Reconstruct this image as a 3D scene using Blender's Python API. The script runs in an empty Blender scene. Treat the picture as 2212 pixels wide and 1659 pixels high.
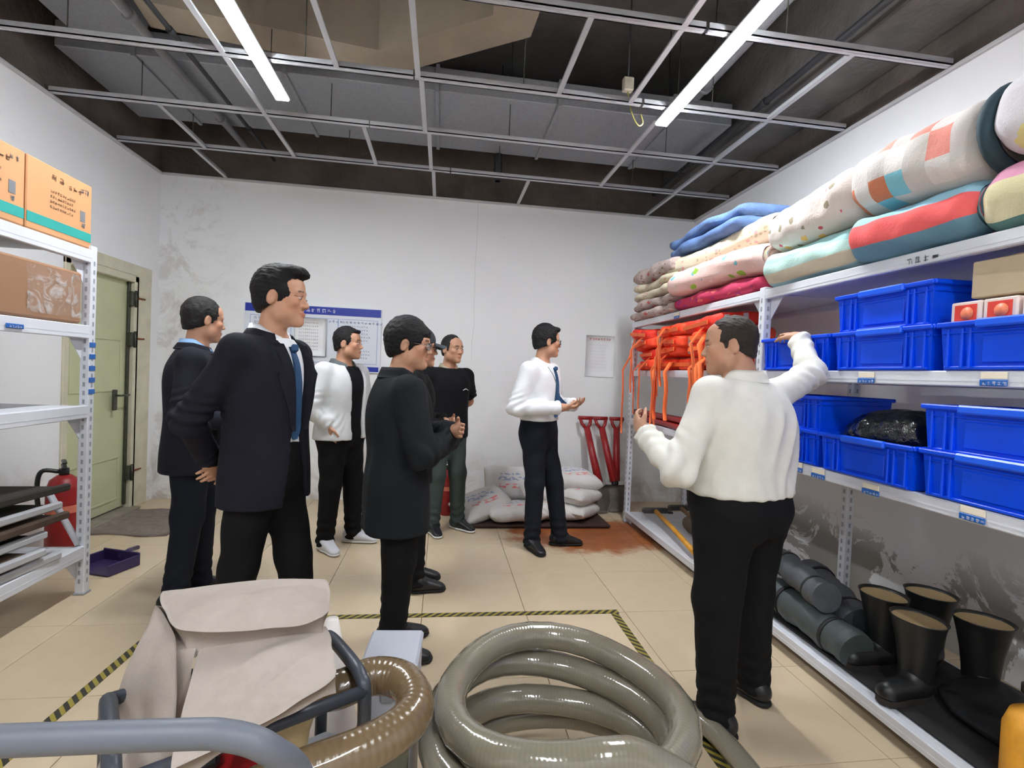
import bpy, math, random
import numpy as np
from mathutils import Vector, Matrix
random.seed(7); np.random.seed(7)
SC = bpy.context.scene
COL = SC.collection
PI = math.pi
# ------------------------------------------------------------------ camera
cam_d = bpy.data.cameras.new('camera'); cam = bpy.data.objects.new('camera', cam_d); COL.objects.link(cam)
cam_d.sensor_width = 36.0; cam_d.lens = 1087.34*36/2212; cam_d.clip_start = 0.05
_r = Vector((0.98956965, -0.13761936, 0.04257727)); _u = Vector((-0.03919769, 0.02717616, 0.99886185)); _f = Vector((0.13861982, 0.9901123, -0.02149834))
cam.matrix_world = Matrix(((_r.x, _u.x, -_f.x, 0), (_r.y, _u.y, -_f.y, 0), (_r.z, _u.z, -_f.z, 1.40), (0, 0, 0, 1)))
SC.camera = cam
# ------------------------------------------------------------------ world, exposure
world = bpy.data.worlds.new('world'); SC.world = world; world.use_nodes = True
world.node_tree.nodes['Background'].inputs[0].default_value = (0.75, 0.8, 0.9, 1)
world.node_tree.nodes['Background'].inputs[1].default_value = 0.05
SC.view_settings.view_transform = 'Standard'; SC.view_settings.look = 'None'
SC.view_settings.gamma = 1.0; SC.view_settings.use_curve_mapping = False
SC.view_settings.exposure = 1.7
cy = SC.cycles; cy.max_bounces = 8; cy.diffuse_bounces = 7; cy.glossy_bounces = 2; cy.transmission_bounces = 4; cy.transparent_max_bounces = 4; cy.caustics_reflective = False; cy.caustics_refractive = False
cy.use_adaptive_sampling = True; cy.adaptive_threshold = .1; cy.adaptive_min_samples = 16; cy.use_denoising = True; cy.sample_clamp_indirect = 6.0
LAMP_POWER = 51.0      # emission strength of the LED battens (the only light of the room)

# ------------------------------------------------------------------ object helpers
def tag(o, label=None, cat=None, group=None, kind=None):
    if label: o['label'] = label
    if cat: o['category'] = cat
    if group: o['group'] = group
    if kind: o['kind'] = kind
    return o
def link(o, parent=None):
    COL.objects.link(o)
    if parent is not None: o.parent = parent
    return o
def empty(name, loc=(0, 0, 0), rz=0.0, rot=None):
    o = bpy.data.objects.new(name, None); COL.objects.link(o)
    o.location = loc; o.rotation_euler = rot if rot else (0, 0, rz); o.empty_display_size = .1
    return o
def copy_tree(o, parent=None):
    c = o.copy(); COL.objects.link(c)
    if parent is not None: c.parent = parent
    for ch in list(o.children): copy_tree(ch, c)
    return c
def raw_mesh(name, V, F, smooth=True, mats=(), fm=None, tint=None, uv=None):
    me = bpy.data.meshes.new(name)
    if isinstance(V, np.ndarray) and isinstance(F, np.ndarray):
        n, k = F.shape
        me.vertices.add(len(V)); me.vertices.foreach_set('co', V.astype(np.float32).ravel())
        me.loops.add(n*k); me.loops.foreach_set('vertex_index', F.astype(np.int32).ravel())
        me.polygons.add(n); me.polygons.foreach_set('loop_start', np.arange(0, n*k, k, dtype=np.int32))
        me.update(calc_edges=True); me.validate()
    else:
        me.from_pydata([tuple(v) for v in V], [], [tuple(f) for f in F]); me.update()
    if smooth: me.polygons.foreach_set('use_smooth', np.ones(len(me.polygons), dtype=bool))
    for m in mats: me.materials.append(m)
    if fm is not None: me.polygons.foreach_set('material_index', np.asarray(fm, dtype=np.int32))
    if tint is not None:
        ca = me.color_attributes.new('tint', 'FLOAT_COLOR', 'POINT'); ca.data.foreach_set('color', np.asarray(tint, np.float32).ravel())
    if uv is not None:
        ul = me.uv_layers.new(name='UVMap'); li = np.zeros(len(me.loops), dtype=np.int32); me.loops.foreach_get('vertex_index', li)
        ul.data.foreach_set('uv', np.asarray(uv, np.float32)[li].ravel())
    return me

class MB:
    """collects simple shapes into one mesh"""
    def __init__(s): s.v = []; s.f = []; s.m = []; s.sm = []; s.uv = []
    def _add(s, V, F, M=None, mi=0, smooth=False, uv=None):
        b = len(s.v)
        for v in V:
            v = Vector(v); s.v.append(M @ v if M is not None else v)
        s.uv += list(uv) if uv is not None else [(0, 0)]*len(V)
        for f in F: s.f.append(tuple(i+b for i in f)); s.m.append(mi); s.sm.append(smooth)
        return s
    def box(s, c, d, ch=0.0, M=None, mi=0):
        hx, hy, hz = d[0]/2, d[1]/2, d[2]/2; T = Matrix.Translation(c)
        if M is not None: T = M @ T
        if ch <= 0:
            V = [(sx*hx, sy*hy, sz*hz) for sx in (-1, 1) for sy in (-1, 1) for sz in (-1, 1)]
            F = [(0, 1, 3, 2), (4, 6, 7, 5), (0, 4, 5, 1), (2, 3, 7, 6), (0, 2, 6, 4), (1, 5, 7, 3)]
            return s._add(V, F, T, mi)
        ch = min(ch, hx*.9, hy*.9, hz*.9); V = []; ix = {}
        for sx in (-1, 1):
            for sy in (-1, 1):
                for sz in (-1, 1):
                    for a in range(3):
                        p = [sx*(hx-ch), sy*(hy-ch), sz*(hz-ch)]; p[a] += (sx, sy, sz)[a]*ch
                        ix[(sx, sy, sz, a)] = len(V); V.append(p)
        F = []
        for a in range(3):
            b, c2 = (a+1) % 3, (a+2) % 3
            for sg in (-1, 1):
                q = []
                for sb, sc in ((-1, -1), (1, -1), (1, 1), (-1, 1)):
                    k = [0, 0, 0]; k[a] = sg; k[b] = sb; k[c2] = sc; q.append(ix[(*k, a)])
                F.append(q if sg > 0 else q[::-1])
            for sb in (-1, 1):
                for sc in (-1, 1):
                    k0 = [0]*3; k1 = [0]*3; k0[a] = -1; k1[a] = 1; k0[b] = k1[b] = sb; k0[c2] = k1[c2] = sc
                    q = [ix[(*k0, b)], ix[(*k1, b)], ix[(*k1, c2)], ix[(*k0, c2)]]
                    F.append(q if sb*sc > 0 else q[::-1])
        for sx in (-1, 1):
            for sy in (-1, 1):
                for sz in (-1, 1):
                    q = [ix[(sx, sy, sz, a)] for a in range(3)]
                    F.append(q if sx*sy*sz > 0 else q[::-1])
        return s._add(V, F, T, mi)
    def tube(s, path, r, n=10, closed=False, mi=0, caps=True, M=None, flat=1.0):
        P = [Vector(p) for p in path]; N = len(P); R = r if isinstance(r, (list, tuple, np.ndarray)) else [r]*N
        T = []
        for i in range(N):
            a = P[(i-1) % N] if (closed or i > 0) else P[i]; b = P[(i+1) % N] if (closed or i < N-1) else P[i]
            T.append((b-a).normalized())
        up = Vector((0, 0, 1)) if abs(T[0].z) < .9 else Vector((1, 0, 0))
        nn = (up - T[0]*up.dot(T[0])).normalized(); V = []; uv = []; L = 0
        for i in range(N):
            if i: 
                L += (P[i]-P[i-1]).length
                nn = (nn - T[i]*nn.dot(T[i])).normalized()
            bb = T[i].cross(nn)
            for k in range(n):
                a = 2*PI*k/n; V.append(P[i] + (nn*math.cos(a)*flat + bb*math.sin(a))*R[i]); uv.append((L, k/n))
        F = []
        for i in range(N if closed else N-1):
            j = (i+1) % N
            for k in range(n):
                l = (k+1) % n; F.append((i*n+k, i*n+l, j*n+l, j*n+k))
        s._add(V, F, M, mi, True, uv)
        if caps and not closed:
            b = len(s.v)-len(V); s.f.append(tuple(b+k for k in range(n))[::-1]); s.m.append(mi); s.sm.append(False)
            s.f.append(tuple(b+(N-1)*n+k for k in range(n))); s.m.append(mi); s.sm.append(False)
        return s
    def lathe(s, prof, c=(0, 0, 0), n=20, mi=0, M=None, smooth=True, sy=1.0):
        V = [(c[0]+r*math.cos(2*PI*k/n), c[1]+r*math.sin(2*PI*k/n)*sy, c[2]+z) for r, z in prof for k in range(n)]
        F = [(i*n+k, i*n+(k+1) % n, (i+1)*n+(k+1) % n, (i+1)*n+k) for i in range(len(prof)-1) for k in range(n)]
        return s._add(V, F, M, mi, smooth)
    def prism(s, poly, h, M=None, mi=0):
        n = len(poly); V = [(x, y, 0) for x, y in poly]+[(x, y, h) for x, y in poly]
        F = [tuple(range(n))[::-1], tuple(range(n, 2*n))]+[(i, (i+1) % n, n+(i+1) % n, n+i) for i in range(n)]
        return s._add(V, F, M, mi)
    def sheet(s, G, th=0.0, mi=0, smooth=True, M=None, uv=None):
        """grid of points G[i][j], given thickness along normals"""
        G = np.asarray(G, float); a, b = G.shape[:2]
        du = np.gradient(G, axis=0); dv = np.gradient(G, axis=1); N = np.cross(du, dv); N /= np.linalg.norm(N, axis=2, keepdims=True)+1e-9
        top = (G+N*th/2).reshape(-1, 3); F = []
        for i in range(a-1):
            for j in range(b-1): F.append((i*b+j, (i+1)*b+j, (i+1)*b+j+1, i*b+j+1))
        if th == 0: return s._add(top, F, M, mi, smooth, uv)
        bot = (G-N*th/2).reshape(-1, 3); o = a*b
        F2 = [tuple(o+i for i in f[::-1]) for f in F]
        rim = [i*b for i in range(a)]+[(a-1)*b+j for j in range(1, b)]+[i*b+b-1 for i in range(a-2, -1, -1)]+[j for j in range(b-2, 0, -1)]
        F3 = [(rim[k], o+rim[k], o+rim[(k+1) % len(rim)], rim[(k+1) % len(rim)]) for k in range(len(rim))]
        F3 = [f[::-1] for f in F3]
        return s._add(np.concatenate([top, bot]), F+F2+F3, M, mi, smooth, (list(uv)*2 if uv is not None else None))
    def mesh(s, name, mats):
        if not isinstance(mats, (list, tuple)): mats = [mats]
        me = bpy.data.meshes.new(name); me.from_pydata(s.v, [], s.f); me.update()
        for m in mats: me.materials.append(m)
        me.polygons.foreach_set('material_index', s.m); me.polygons.foreach_set('use_smooth', s.sm)
        ul = me.uv_layers.new(name='UVMap'); li = np.zeros(len(me.loops), dtype=np.int32); me.loops.foreach_get('vertex_index', li)
        ul.data.foreach_set('uv', np.asarray(s.uv, np.float32)[li].ravel())
        return me
    def build(s, name, mats, parent=None, loc=None, rot=None):
        o = bpy.data.objects.new(name, s.mesh(name, mats)); link(o, parent)
        if loc: o.location = loc
        if rot: o.rotation_euler = rot
        return o
def mesh_obj(name, me, parent=None, loc=None, rot=None):
    o = bpy.data.objects.new(name, me); link(o, parent)
    if loc: o.location = loc
    if rot: o.rotation_euler = rot
    return o
def spline(pts, n=8, closed=False):
    P = [np.array(p, float) for p in pts]; N = len(P); out = []
    for i in range(N if closed else N-1):
        p0 = P[(i-1) % N] if (closed or i) else P[0]*2-P[1]; p1 = P[i]; p2 = P[(i+1) % N]
        p3 = P[(i+2) % N] if (closed or i < N-2) else P[-1]*2-P[-2]
        for k in range(n):
            t = k/n; out.append(.5*(2*p1+(p2-p0)*t+(2*p0-5*p1+4*p2-p3)*t*t+(3*p1-p0-3*p2+p3)*t**3))
    if not closed: out.append(P[-1])
    return out

# ------------------------------------------------------------------ materials
def srgb(r, g, b):
    f = lambda c: (c/255/12.92 if c/255 <= .04045 else ((c/255+.055)/1.055)**2.4)
    return (f(r), f(g), f(b), 1)
MATS = {}
class NT:
    def __init__(s, name):
        s.mat = bpy.data.materials.new(name); s.mat.use_nodes = True; s.t = s.mat.node_tree
        s.b = s.t.nodes['Principled BSDF']; s.o = s.t.nodes['Material Output']
    def n(s, typ, **kw):
        nd = s.t.nodes.new(typ)
        for k, v in kw.items():
            if k.startswith('i_'): nd.inputs[k[2:].replace('_', ' ')].default_value = v
            else: setattr(nd, k, v)
        return nd
    def l(s, a, b): s.t.links.new(a, b)
    def coord(s, kind='Object', scale=(1, 1, 1), rot=(0, 0, 0), loc=(0, 0, 0)):
        if kind == 'World': c = s.n('ShaderNodeNewGeometry').outputs['Position']
        else: c = s.n('ShaderNodeTexCoord').outputs[kind]
        m = s.n('ShaderNodeMapping'); m.inputs['Scale'].default_value = scale; m.inputs['Rotation'].default_value = rot; m.inputs['Location'].default_value = loc
        s.l(c, m.inputs[0]); return m.outputs[0]
    def noise(s, vec, scale=5, detail=4, rough=.6, dist=0):
        nd = s.n('ShaderNodeTexNoise'); nd.inputs['Scale'].default_value = scale; nd.inputs['Detail'].default_value = detail
        nd.inputs['Roughness'].default_value = rough; nd.inputs['Distortion'].default_value = dist; s.l(vec, nd.inputs['Vector']); return nd.outputs['Fac']
    def voro(s, vec, scale=5, feature='F1', rnd=1.0):
        nd = s.n('ShaderNodeTexVoronoi'); nd.feature = feature; nd.inputs['Scale'].default_value = scale; nd.inputs['Randomness'].default_value = rnd
        s.l(vec, nd.inputs['Vector']); return nd
    def ramp(s, fac, stops, interp='LINEAR'):
        nd = s.n('ShaderNodeValToRGB'); cr = nd.color_ramp; cr.interpolation = interp
        while len(cr.elements) < len(stops): cr.elements.new(.5)
        for e, (p, c) in zip(cr.elements, stops): e.position = p; e.color = c if len(c) == 4 else (*c, 1)
        s.l(fac, nd.inputs[0]); return nd.outputs[0]
    def mix(s, fac, a, b, mode='MIX'):
        nd = s.n('ShaderNodeMix'); nd.data_type = 'RGBA'; nd.blend_type = mode
        for inp, v in ((nd.inputs[0], fac), (nd.inputs[6], a), (nd.inputs[7], b)):
            if hasattr(v, 'links'): s.l(v, inp)
            else: inp.default_value = v
        return nd.outputs[2]
    def math(s, op, a, b=0.0, c=None):
        nd = s.n('ShaderNodeMath'); nd.operation = op
        for inp, v in zip(nd.inputs, (a, b, c)):
            if v is None: continue
            if hasattr(v, 'links'): s.l(v, inp)
            else: inp.default_value = v
        return nd.outputs[0]
    def sep(s, vec):
        nd = s.n('ShaderNodeSeparateXYZ'); s.l(vec, nd.inputs[0]); return nd.outputs
    def band(s, v, lo, hi, soft=.01):
        a = s.n('ShaderNodeMapRange'); a.inputs[1].default_value = lo-soft; a.inputs[2].default_value = lo+soft; s.l(v, a.inputs[0])
        b = s.n('ShaderNodeMapRange'); b.inputs[1].default_value = hi-soft; b.inputs[2].default_value = hi+soft; b.inputs[3].default_value = 1; b.inputs[4].default_value = 0; s.l(v, b.inputs[0])
        return s.math('MULTIPLY', a.outputs[0], b.outputs[0])
    def bump(s, h, strength=.2, dist=.01):
        nd = s.n('ShaderNodeBump'); nd.inputs['Strength'].default_value = strength; nd.inputs['Distance'].default_value = dist; s.l(h, nd.inputs['Height']); s.l(nd.outputs[0], s.b.inputs['Normal'])
    def base(s, c):
        if hasattr(c, 'links'): s.l(c, s.b.inputs['Base Color'])
        else: s.b.inputs['Base Color'].default_value = c
    def rough(s, v):
        if hasattr(v, 'links'): s.l(v, s.b.inputs['Roughness'])
        else: s.b.inputs['Roughness'].default_value = v
def M(name, col, rough=.6, var=.12, vscale=9, bump=.1, bscale=120, bdist=.002, metal=0.0, spec=.5, coat=0, sheen=0, trans=0):
    if name in MATS: return MATS[name]
    t = NT(name); v = t.coord('Object')
    n = t.noise(v, vscale, 5); a = tuple(max(0, c*(1-var)) for c in col[:3])+(1,); b = tuple(min(1, c*(1+var)) for c in col[:3])+(1,)
    t.base(t.ramp(n, [(.3, a), (.7, b)])); t.rough(rough)
    t.b.inputs['Metallic'].default_value = metal; t.b.inputs['Specular IOR Level'].default_value = spec
    t.b.inputs['Coat Weight'].default_value = coat; t.b.inputs['Sheen Weight'].default_value = sheen; t.b.inputs['Transmission Weight'].default_value = trans
    if bump: t.bump(t.noise(v, bscale, 3), bump, bdist)
    MATS[name] = t.mat; return t.mat
def smoothstep(a, b, x):
    t = np.clip((x-a)/(b-a), 0, 1); return t*t*(3-2*t)

# ------------------------------------------------------------------ signed distance modelling (numpy surface nets)
class Sdf:
    def __init__(s): s.ops = []; s.R = np.eye(3); s.t = np.zeros(3); s.sc = 1.0; s.lo = np.full(3, 1e9); s.hi = np.full(3, -1e9)
    def frame(s, R=None, t=None, sc=1.0): s.R = np.eye(3) if R is None else R; s.t = np.zeros(3) if t is None else np.array(t, float); s.sc = sc; return s
    def _p(s, p): return s.R @ (np.array(p, float)*s.sc)+s.t
    def _bb(s, lo, hi, op):
        if op == 'u': s.lo = np.minimum(s.lo, lo); s.hi = np.maximum(s.hi, hi)
    def cap(s, a, b, ra, rb=None, k=.02, op='u'):
        a = s._p(a); b = s._p(b); ra *= s.sc; rb = ra if rb is None else rb*s.sc; d = b-a; L = max(d@d, 1e-9); m = max(ra, rb)
        lo = np.minimum(a, b)-m; hi = np.maximum(a, b)+m
        def fn(X, Y, Z):
            px, py, pz = X-a[0], Y-a[1], Z-a[2]
            t = np.clip((px*d[0]+py*d[1]+pz*d[2])/L, 0, 1)
            return np.sqrt((px-t*d[0])**2+(py-t*d[1])**2+(pz-t*d[2])**2)-(ra+(rb-ra)*t)
        s.ops.append((op, fn, lo, hi, k)); s._bb(lo, hi, op); return s
    def ell(s, c, r, k=.02, op='u', R=None):
        c = s._p(c); r = np.array(r, float)*s.sc; Q = s.R if R is None else s.R @ R
        e = np.sqrt(((Q*r)**2).sum(axis=1)); lo = c-e; hi = c+e
        def fn(X, Y, Z):
            p = (X-c[0], Y-c[1], Z-c[2]); k0 = 0; k1 = 0
            for i in range(3):
                q = p[0]*Q[0, i]+p[1]*Q[1, i]+p[2]*Q[2, i]; k0 = k0+(q/r[i])**2; k1 = k1+(q/r[i]**2)**2
            k0 = np.sqrt(k0); k1 = np.sqrt(k1)+1e-9
            return np.where(k0 < .05, -r.min(), k0*(k0-1)/k1)
        s.ops.append((op, fn, lo, hi, k)); s._bb(lo, hi, op); return s
    def loft(s, secs, k=.03, op='u', n=2.3, rnd=.0):
        """elliptical sections along local z: (z, cx, cy, rx, ry)"""
        S = np.array(secs, float); zz = np.linspace(S[0, 0], S[-1, 0], 60); D = np.stack([np.interp(zz, S[:, 0], S[:, i]) for i in range(1, 5)])
        for _ in range(4):
            D[:, 1:-1] = (D[:, :-2]+2*D[:, 1:-1]+D[:, 2:])/4
        R, t = s.R.copy(), s.t.copy(); mr = D[2:].max()+np.abs(D[:2]).max(); z0, z1 = zz[0], zz[-1]
        cs = np.array([R @ np.array([0, 0, z0])+t, R @ np.array([0, 0, z1])+t]); lo = cs.min(0)-mr; hi = cs.max(0)+mr
        if np.allclose(R[2], [0, 0, 1]): lo[2] = z0+t[2]; hi[2] = z1+t[2]
        def fn(X, Y, Z):
            px, py, pz = X-t[0], Y-t[1], Z-t[2]
            x = px*R[0, 0]+py*R[1, 0]+pz*R[2, 0]; y = px*R[0, 1]+py*R[1, 1]+pz*R[2, 1]; z = px*R[0, 2]+py*R[1, 2]+pz*R[2, 2]
            cx, cy, rx, ry = (np.interp(z, zz, D[i]) for i in range(4))
            q = (np.abs((x-cx)/rx)**n+np.abs((y-cy)/ry)**n)**(1/n); d2 = (q-1)*np.minimum(rx, ry)
            dz = np.maximum(z0-z, z-z1)
            return np.where(dz > 0, np.sqrt(np.maximum(d2, 0)**2+dz**2), np.maximum(d2, dz))
        s.ops.append((op, fn, lo, hi, k)); s._bb(lo, hi, op); return s
    def half(s, p, n, k=.0, op='i'):
        p = s._p(p); n = s.R @ np.array(n, float); n = n/np.linalg.norm(n)
        s.ops.append((op, lambda X, Y, Z: (X-p[0])*n[0]+(Y-p[1])*n[1]+(Z-p[2])*n[2], None, None, k)); return s
    def fn(s, f): s.ops.append(('f', f, None, None, 0)); return s
    def field(s, h, zones=(), pad=None):
        pad = 2.2*h if pad is None else pad; ax = []
        for i in range(3):
            lo, hi = s.lo[i]-pad, s.hi[i]+pad; c = [lo]; x = lo
            while x < hi:
                st = h
                for (zl, zh, zs) in zones:
                    if zl[i]-h*.5 <= x <= zh[i]: st = min(st, zs)
                x += st; c.append(x)
            ax.append(np.array(c))
        s.ax = ax; D = np.full(tuple(len(a) for a in ax), .3, dtype=np.float32)
        G = (ax[0][:, None, None], ax[1][None, :, None], ax[2][None, None, :])
        for op, fn, lo, hi, k in s.ops:
            if op == 'f': D = fn(D, *G).astype(np.float32); continue
            if lo is None or op == 'i': sl = (slice(None),)*3
            else:
                m = max(k, h)*1.3+.03
                sl = tuple(slice(max(0, np.searchsorted(ax[i], lo[i]-m)-1), np.searchsorted(ax[i], hi[i]+m)+1) for i in range(3))
            g = (G[0][sl[0]], G[1][:, sl[1]], G[2][:, :, sl[2]])
            A = D[sl]
            if A.size == 0: continue
            d = fn(*g)
            if op == 'u':
                r = np.minimum(A, d)
                if k > 0: hh = np.maximum(k-np.abs(A-d), 0)/k; r = r-hh*hh*k*.25
            elif op == 's':
                d = -d; r = np.maximum(A, d)
                if k > 0: hh = np.maximum(k-np.abs(A-d), 0)/k; r = r+hh*hh*k*.25
            else:
                r = np.maximum(A, d)
                if k > 0: hh = np.maximum(k-np.abs(A-d), 0)/k; r = r+hh*hh*k*.25
            D[sl] = r
        D[0] = D[-1] = .3; D[:, 0] = D[:, -1] = .3; D[:, :, 0] = D[:, :, -1] = .3
        s.D = D; return s
    def front_y(s, x, z):
        i = np.clip(np.searchsorted(s.ax[0], x), 1, len(s.ax[0])-1); k = np.clip(np.searchsorted(s.ax[2], z), 1, len(s.ax[2])-1)
        col = s.D[i, :, k]; ins = np.nonzero(col < 0)[0]
        if len(ins) == 0: return None
        j = ins[-1]; a, b = col[j], col[min(j+1, len(col)-1)]
        return s.ax[1][j]+(s.ax[1][min(j+1, len(col)-1)]-s.ax[1][j])*a/(a-b+1e-9)
    def net(s, relax=1):
        D = s.D; ins = D < 0; ax = s.ax
        c = np.zeros(tuple(n-1 for n in D.shape), np.int8)
        for a in (0, 1):
            for b in (0, 1):
                for d in (0, 1): c += ins[a:D.shape[0]-1+a, b:D.shape[1]-1+b, d:D.shape[2]-1+d]
        act = (c > 0) & (c < 8); I = np.stack(np.nonzero(act), 1); idx = np.full(c.shape, -1, np.int64); idx[act] = np.arange(len(I))
        P = np.zeros((len(I), 3)); cnt = np.zeros(len(I))
        for axis in range(3):
            o = [x for x in range(3) if x != axis]
            for a in (0, 1):
                for b in (0, 1):
                    i0 = I.copy(); i0[:, o[0]] += a; i0[:, o[1]] += b; i1 = i0.copy(); i1[:, axis] += 1
                    d0 = D[i0[:, 0], i0[:, 1], i0[:, 2]]; d1 = D[i1[:, 0], i1[:, 1], i1[:, 2]]; m = (d0 < 0) != (d1 < 0)
                    t = (d0/(d0-d1+1e-12))[m]
                    for q in range(3):
                        p0 = ax[q][i0[m, q]]; p1 = ax[q][i1[m, q]]; P[m, q] += p0+(p1-p0)*t
                    cnt[m] += 1
        P /= cnt[:, None]; F = []
        for axis in range(3):
            o = [x for x in range(3) if x != axis]
            s0 = [slice(1, -1)]*3; s0[axis] = slice(0, -1); s1 = list(s0); s1[axis] = slice(1, None)
            A = ins[tuple(s0)]; B = ins[tuple(s1)]; E = np.stack(np.nonzero(A != B), 1)
            if len(E) == 0: continue
            fl = A[E[:, 0], E[:, 1], E[:, 2]]
            off = np.ones(3, int); off[axis] = 0; E = E+off
            def cell(da, db):
                q = E.copy(); q[:, o[0]] += da; q[:, o[1]] += db; return idx[q[:, 0], q[:, 1], q[:, 2]]
            Q = np.stack([cell(-1, -1), cell(0, -1), cell(0, 0), cell(-1, 0)], 1)
            if axis == 1: Q = Q[:, ::-1]
            Q = np.where(fl[:, None], Q, Q[:, ::-1]); F.append(Q)
        F = np.concatenate(F); F = F[(F >= 0).all(1)]
        for _ in range(relax):
            S = np.zeros_like(P); n = np.zeros(len(P))
            for a, b in ((0, 1), (1, 2), (2, 3), (3, 0)):
                np.add.at(S, F[:, a], P[F[:, b]]); np.add.at(n, F[:, a], 1)
                np.add.at(S, F[:, b], P[F[:, a]]); np.add.at(n, F[:, b], 1)
            P = P*.5+.5*S/np.maximum(n, 1)[:, None]
        return P, F
def vnormals(P, F):
    n = np.cross(P[F[:, 2]]-P[F[:, 0]], P[F[:, 3]]-P[F[:, 1]]); N = np.zeros_like(P)
    for i in range(4): np.add.at(N, F[:, i], n)
    return N/(np.linalg.norm(N, axis=1, keepdims=True)+1e-12)
def wave_noise(P, scale, seed, octaves=4, stretch=(1, 1, 1)):
    rng = np.random.RandomState(seed); out = np.zeros(len(P)); amp = 1; Q = P*np.array(stretch)
    for o in range(octaves):
        for _ in range(5):
            d = rng.normal(size=3); d /= np.linalg.norm(d); out += amp*np.sin(Q @ d*scale*(1.6**o)*(1+.3*rng.rand())+rng.rand()*6.28+1.3*np.sin(Q @ rng.normal(size=3)*scale*.5))
        amp *= .6
    return out/8
def rotz(a): c, s = math.cos(a), math.sin(a); return np.array([[c, -s, 0], [s, c, 0], [0, 0, 1.]])
def rotx(a): c, s = math.cos(a), math.sin(a); return np.array([[1., 0, 0], [0, c, -s], [0, s, c]])
def roty(a): c, s = math.cos(a), math.sin(a); return np.array([[c, 0, s], [0, 1., 0], [-s, 0, c]])
# ================================================================== SETTING
XL, XR, YB, YF, ZC, ZS = -2.81, 2.78, 5.435, -1.9, 3.22, 4.25
def wall_mat(name, side):
    t = NT(name); v = t.coord('World'); X, Y, Z = t.sep(v)
    n1 = t.noise(v, 1.3, 5, .65); n2 = t.noise(v, 9, 6, .7); n3 = t.noise(v, 3.2, 6, .75, .6)
    c = t.mix(n1, srgb(232, 233, 235), srgb(241, 242, 244))
    c = t.mix(t.math('MULTIPLY', t.ramp(n2, [(.62, (0, 0, 0)), (.8, (1, 1, 1))]), .25), c, srgb(190, 188, 184))
    if side == 'back':
        # damp, blistered plaster round the upper left corner, thin scuffs, one hairline crack
        m = t.math('MULTIPLY', t.band(X, -2.9, -2.35, .35), t.ramp(n3, [(.5, (0, 0, 0)), (.62, (1, 1, 1))]))
        c = t.mix(t.math('MULTIPLY', m, .55), c, srgb(176, 170, 158))
        wob = t.math('ADD', X, t.math('MULTIPLY', t.noise(v, 2.5, 4), .06)); cr = t.band(wob, .345, .349, .0015)
        c = t.mix(t.math('MULTIPLY', t.math('MULTIPLY', cr, t.band(Z, 1.5, 3.3, .1)), .35), c, srgb(130, 128, 125))
        low = t.math('MULTIPLY', t.band(Z, -.2, .35, .2), t.ramp(n3, [(.42, (0, 0, 0)), (.6, (1, 1, 1))])); c = t.mix(t.math('MULTIPLY', low, .5), c, srgb(160, 145, 125))
    if side == 'right':
        m = t.math('MULTIPLY', t.band(Z, -.3, .46, .12), t.ramp(t.noise(v, 2.1, 7, .7, .8), [(.50, (0, 0, 0)), (.525, (1, 1, 1))])); c = t.mix(t.math('MULTIPLY', m, .85), c, srgb(140, 136, 128))
    if side == 'left':
        m = t.math('MULTIPLY', t.band(Z, -.3, .5, .2), t.ramp(n3, [(.45, (0, 0, 0)), (.6, (1, 1, 1))])); c = t.mix(t.math('MULTIPLY', m, .5), c, srgb(170, 160, 142))
    t.base(c); t.rough(.75); t.bump(t.math('ADD', n2, t.math('MULTIPLY', n3, .8)), .12, .01); return t.mat
m_conc = M('raw_concrete', srgb(112, 109, 106), .9, .28, 2.2, .5, 14, .02); m_brick = M('raw_masonry', srgb(98, 90, 85), .95, .3, 3, .6, 10, .03)
m_galv = NT('galvanised'); _v = m_galv.coord('World'); _vo = m_galv.voro(_v, 60)
m_galv.base(m_galv.mix(_vo.outputs['Color'], srgb(146, 149, 154), srgb(158, 161, 166))); m_galv.rough(.5); m_galv.b.inputs['Metallic'].default_value = .35
m_galv.bump(m_galv.noise(_v, 3, 3), .15, .02); m_galv = m_galv.mat
m_steelgrid = M('grid_steel', srgb(196, 198, 203), .35, .06, 6, .05, 60, .002, metal=.25)
m_beige = M('duct_wrap', srgb(150, 138, 122), .8, .12, 3, .3, 20, .01)
# floor: screed bed with tiles laid on it
def tile_mat():
    t = NT('floor_tile'); v = t.coord('World'); X, Y, Z = t.sep(v); oi = t.n('ShaderNodeObjectInfo')
    n = t.noise(v, 1.7, 6, .65); n2 = t.noise(v, 14, 5, .7)
    c = t.mix(n, srgb(190, 170, 142), srgb(214, 196, 168)); c = t.mix(t.math('MULTIPLY', n2, .25), c, srgb(182, 162, 134))
    c = t.mix(t.math('MULTIPLY', oi.outputs['Random'], .12), c, srgb(196, 174, 142))
    # rust stain spreading from the shovels and the sacks
    dx = t.math('SUBTRACT', X, 1.40); dy = t.math('SUBTRACT', Y, 4.32)
    d = t.math('SQRT', t.math('ADD', t.math('MULTIPLY', t.math('MULTIPLY', dx, dx), .9), t.math('MULTIPLY', t.math('MULTIPLY', dy, dy), 2.6)))
    st = t.math('SUBTRACT', 1.0, t.math('ADD', d, t.math('MULTIPLY', t.math('SUBTRACT', t.noise(v, 4.5, 6, .7), .5), 1.1)))
    c = t.mix(t.ramp(st, [(.12, (0, 0, 0)), (.40, (.95, .95, .95))]), c, t.mix(t.noise(v, 6, 5), srgb(116, 52, 20), srgb(176, 100, 42)))
    t.base(c); t.rough(t.ramp(n2, [(.3, (.32, .32, .32)), (.75, (.5, .5, .5))])); t.bump(n2, .04, .004); t.b.inputs['Specular IOR Level'].default_value = .4; return t.mat
m_tile = tile_mat(); m_grout = M('grout', srgb(186, 166, 140), .9, .15, 8)
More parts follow.
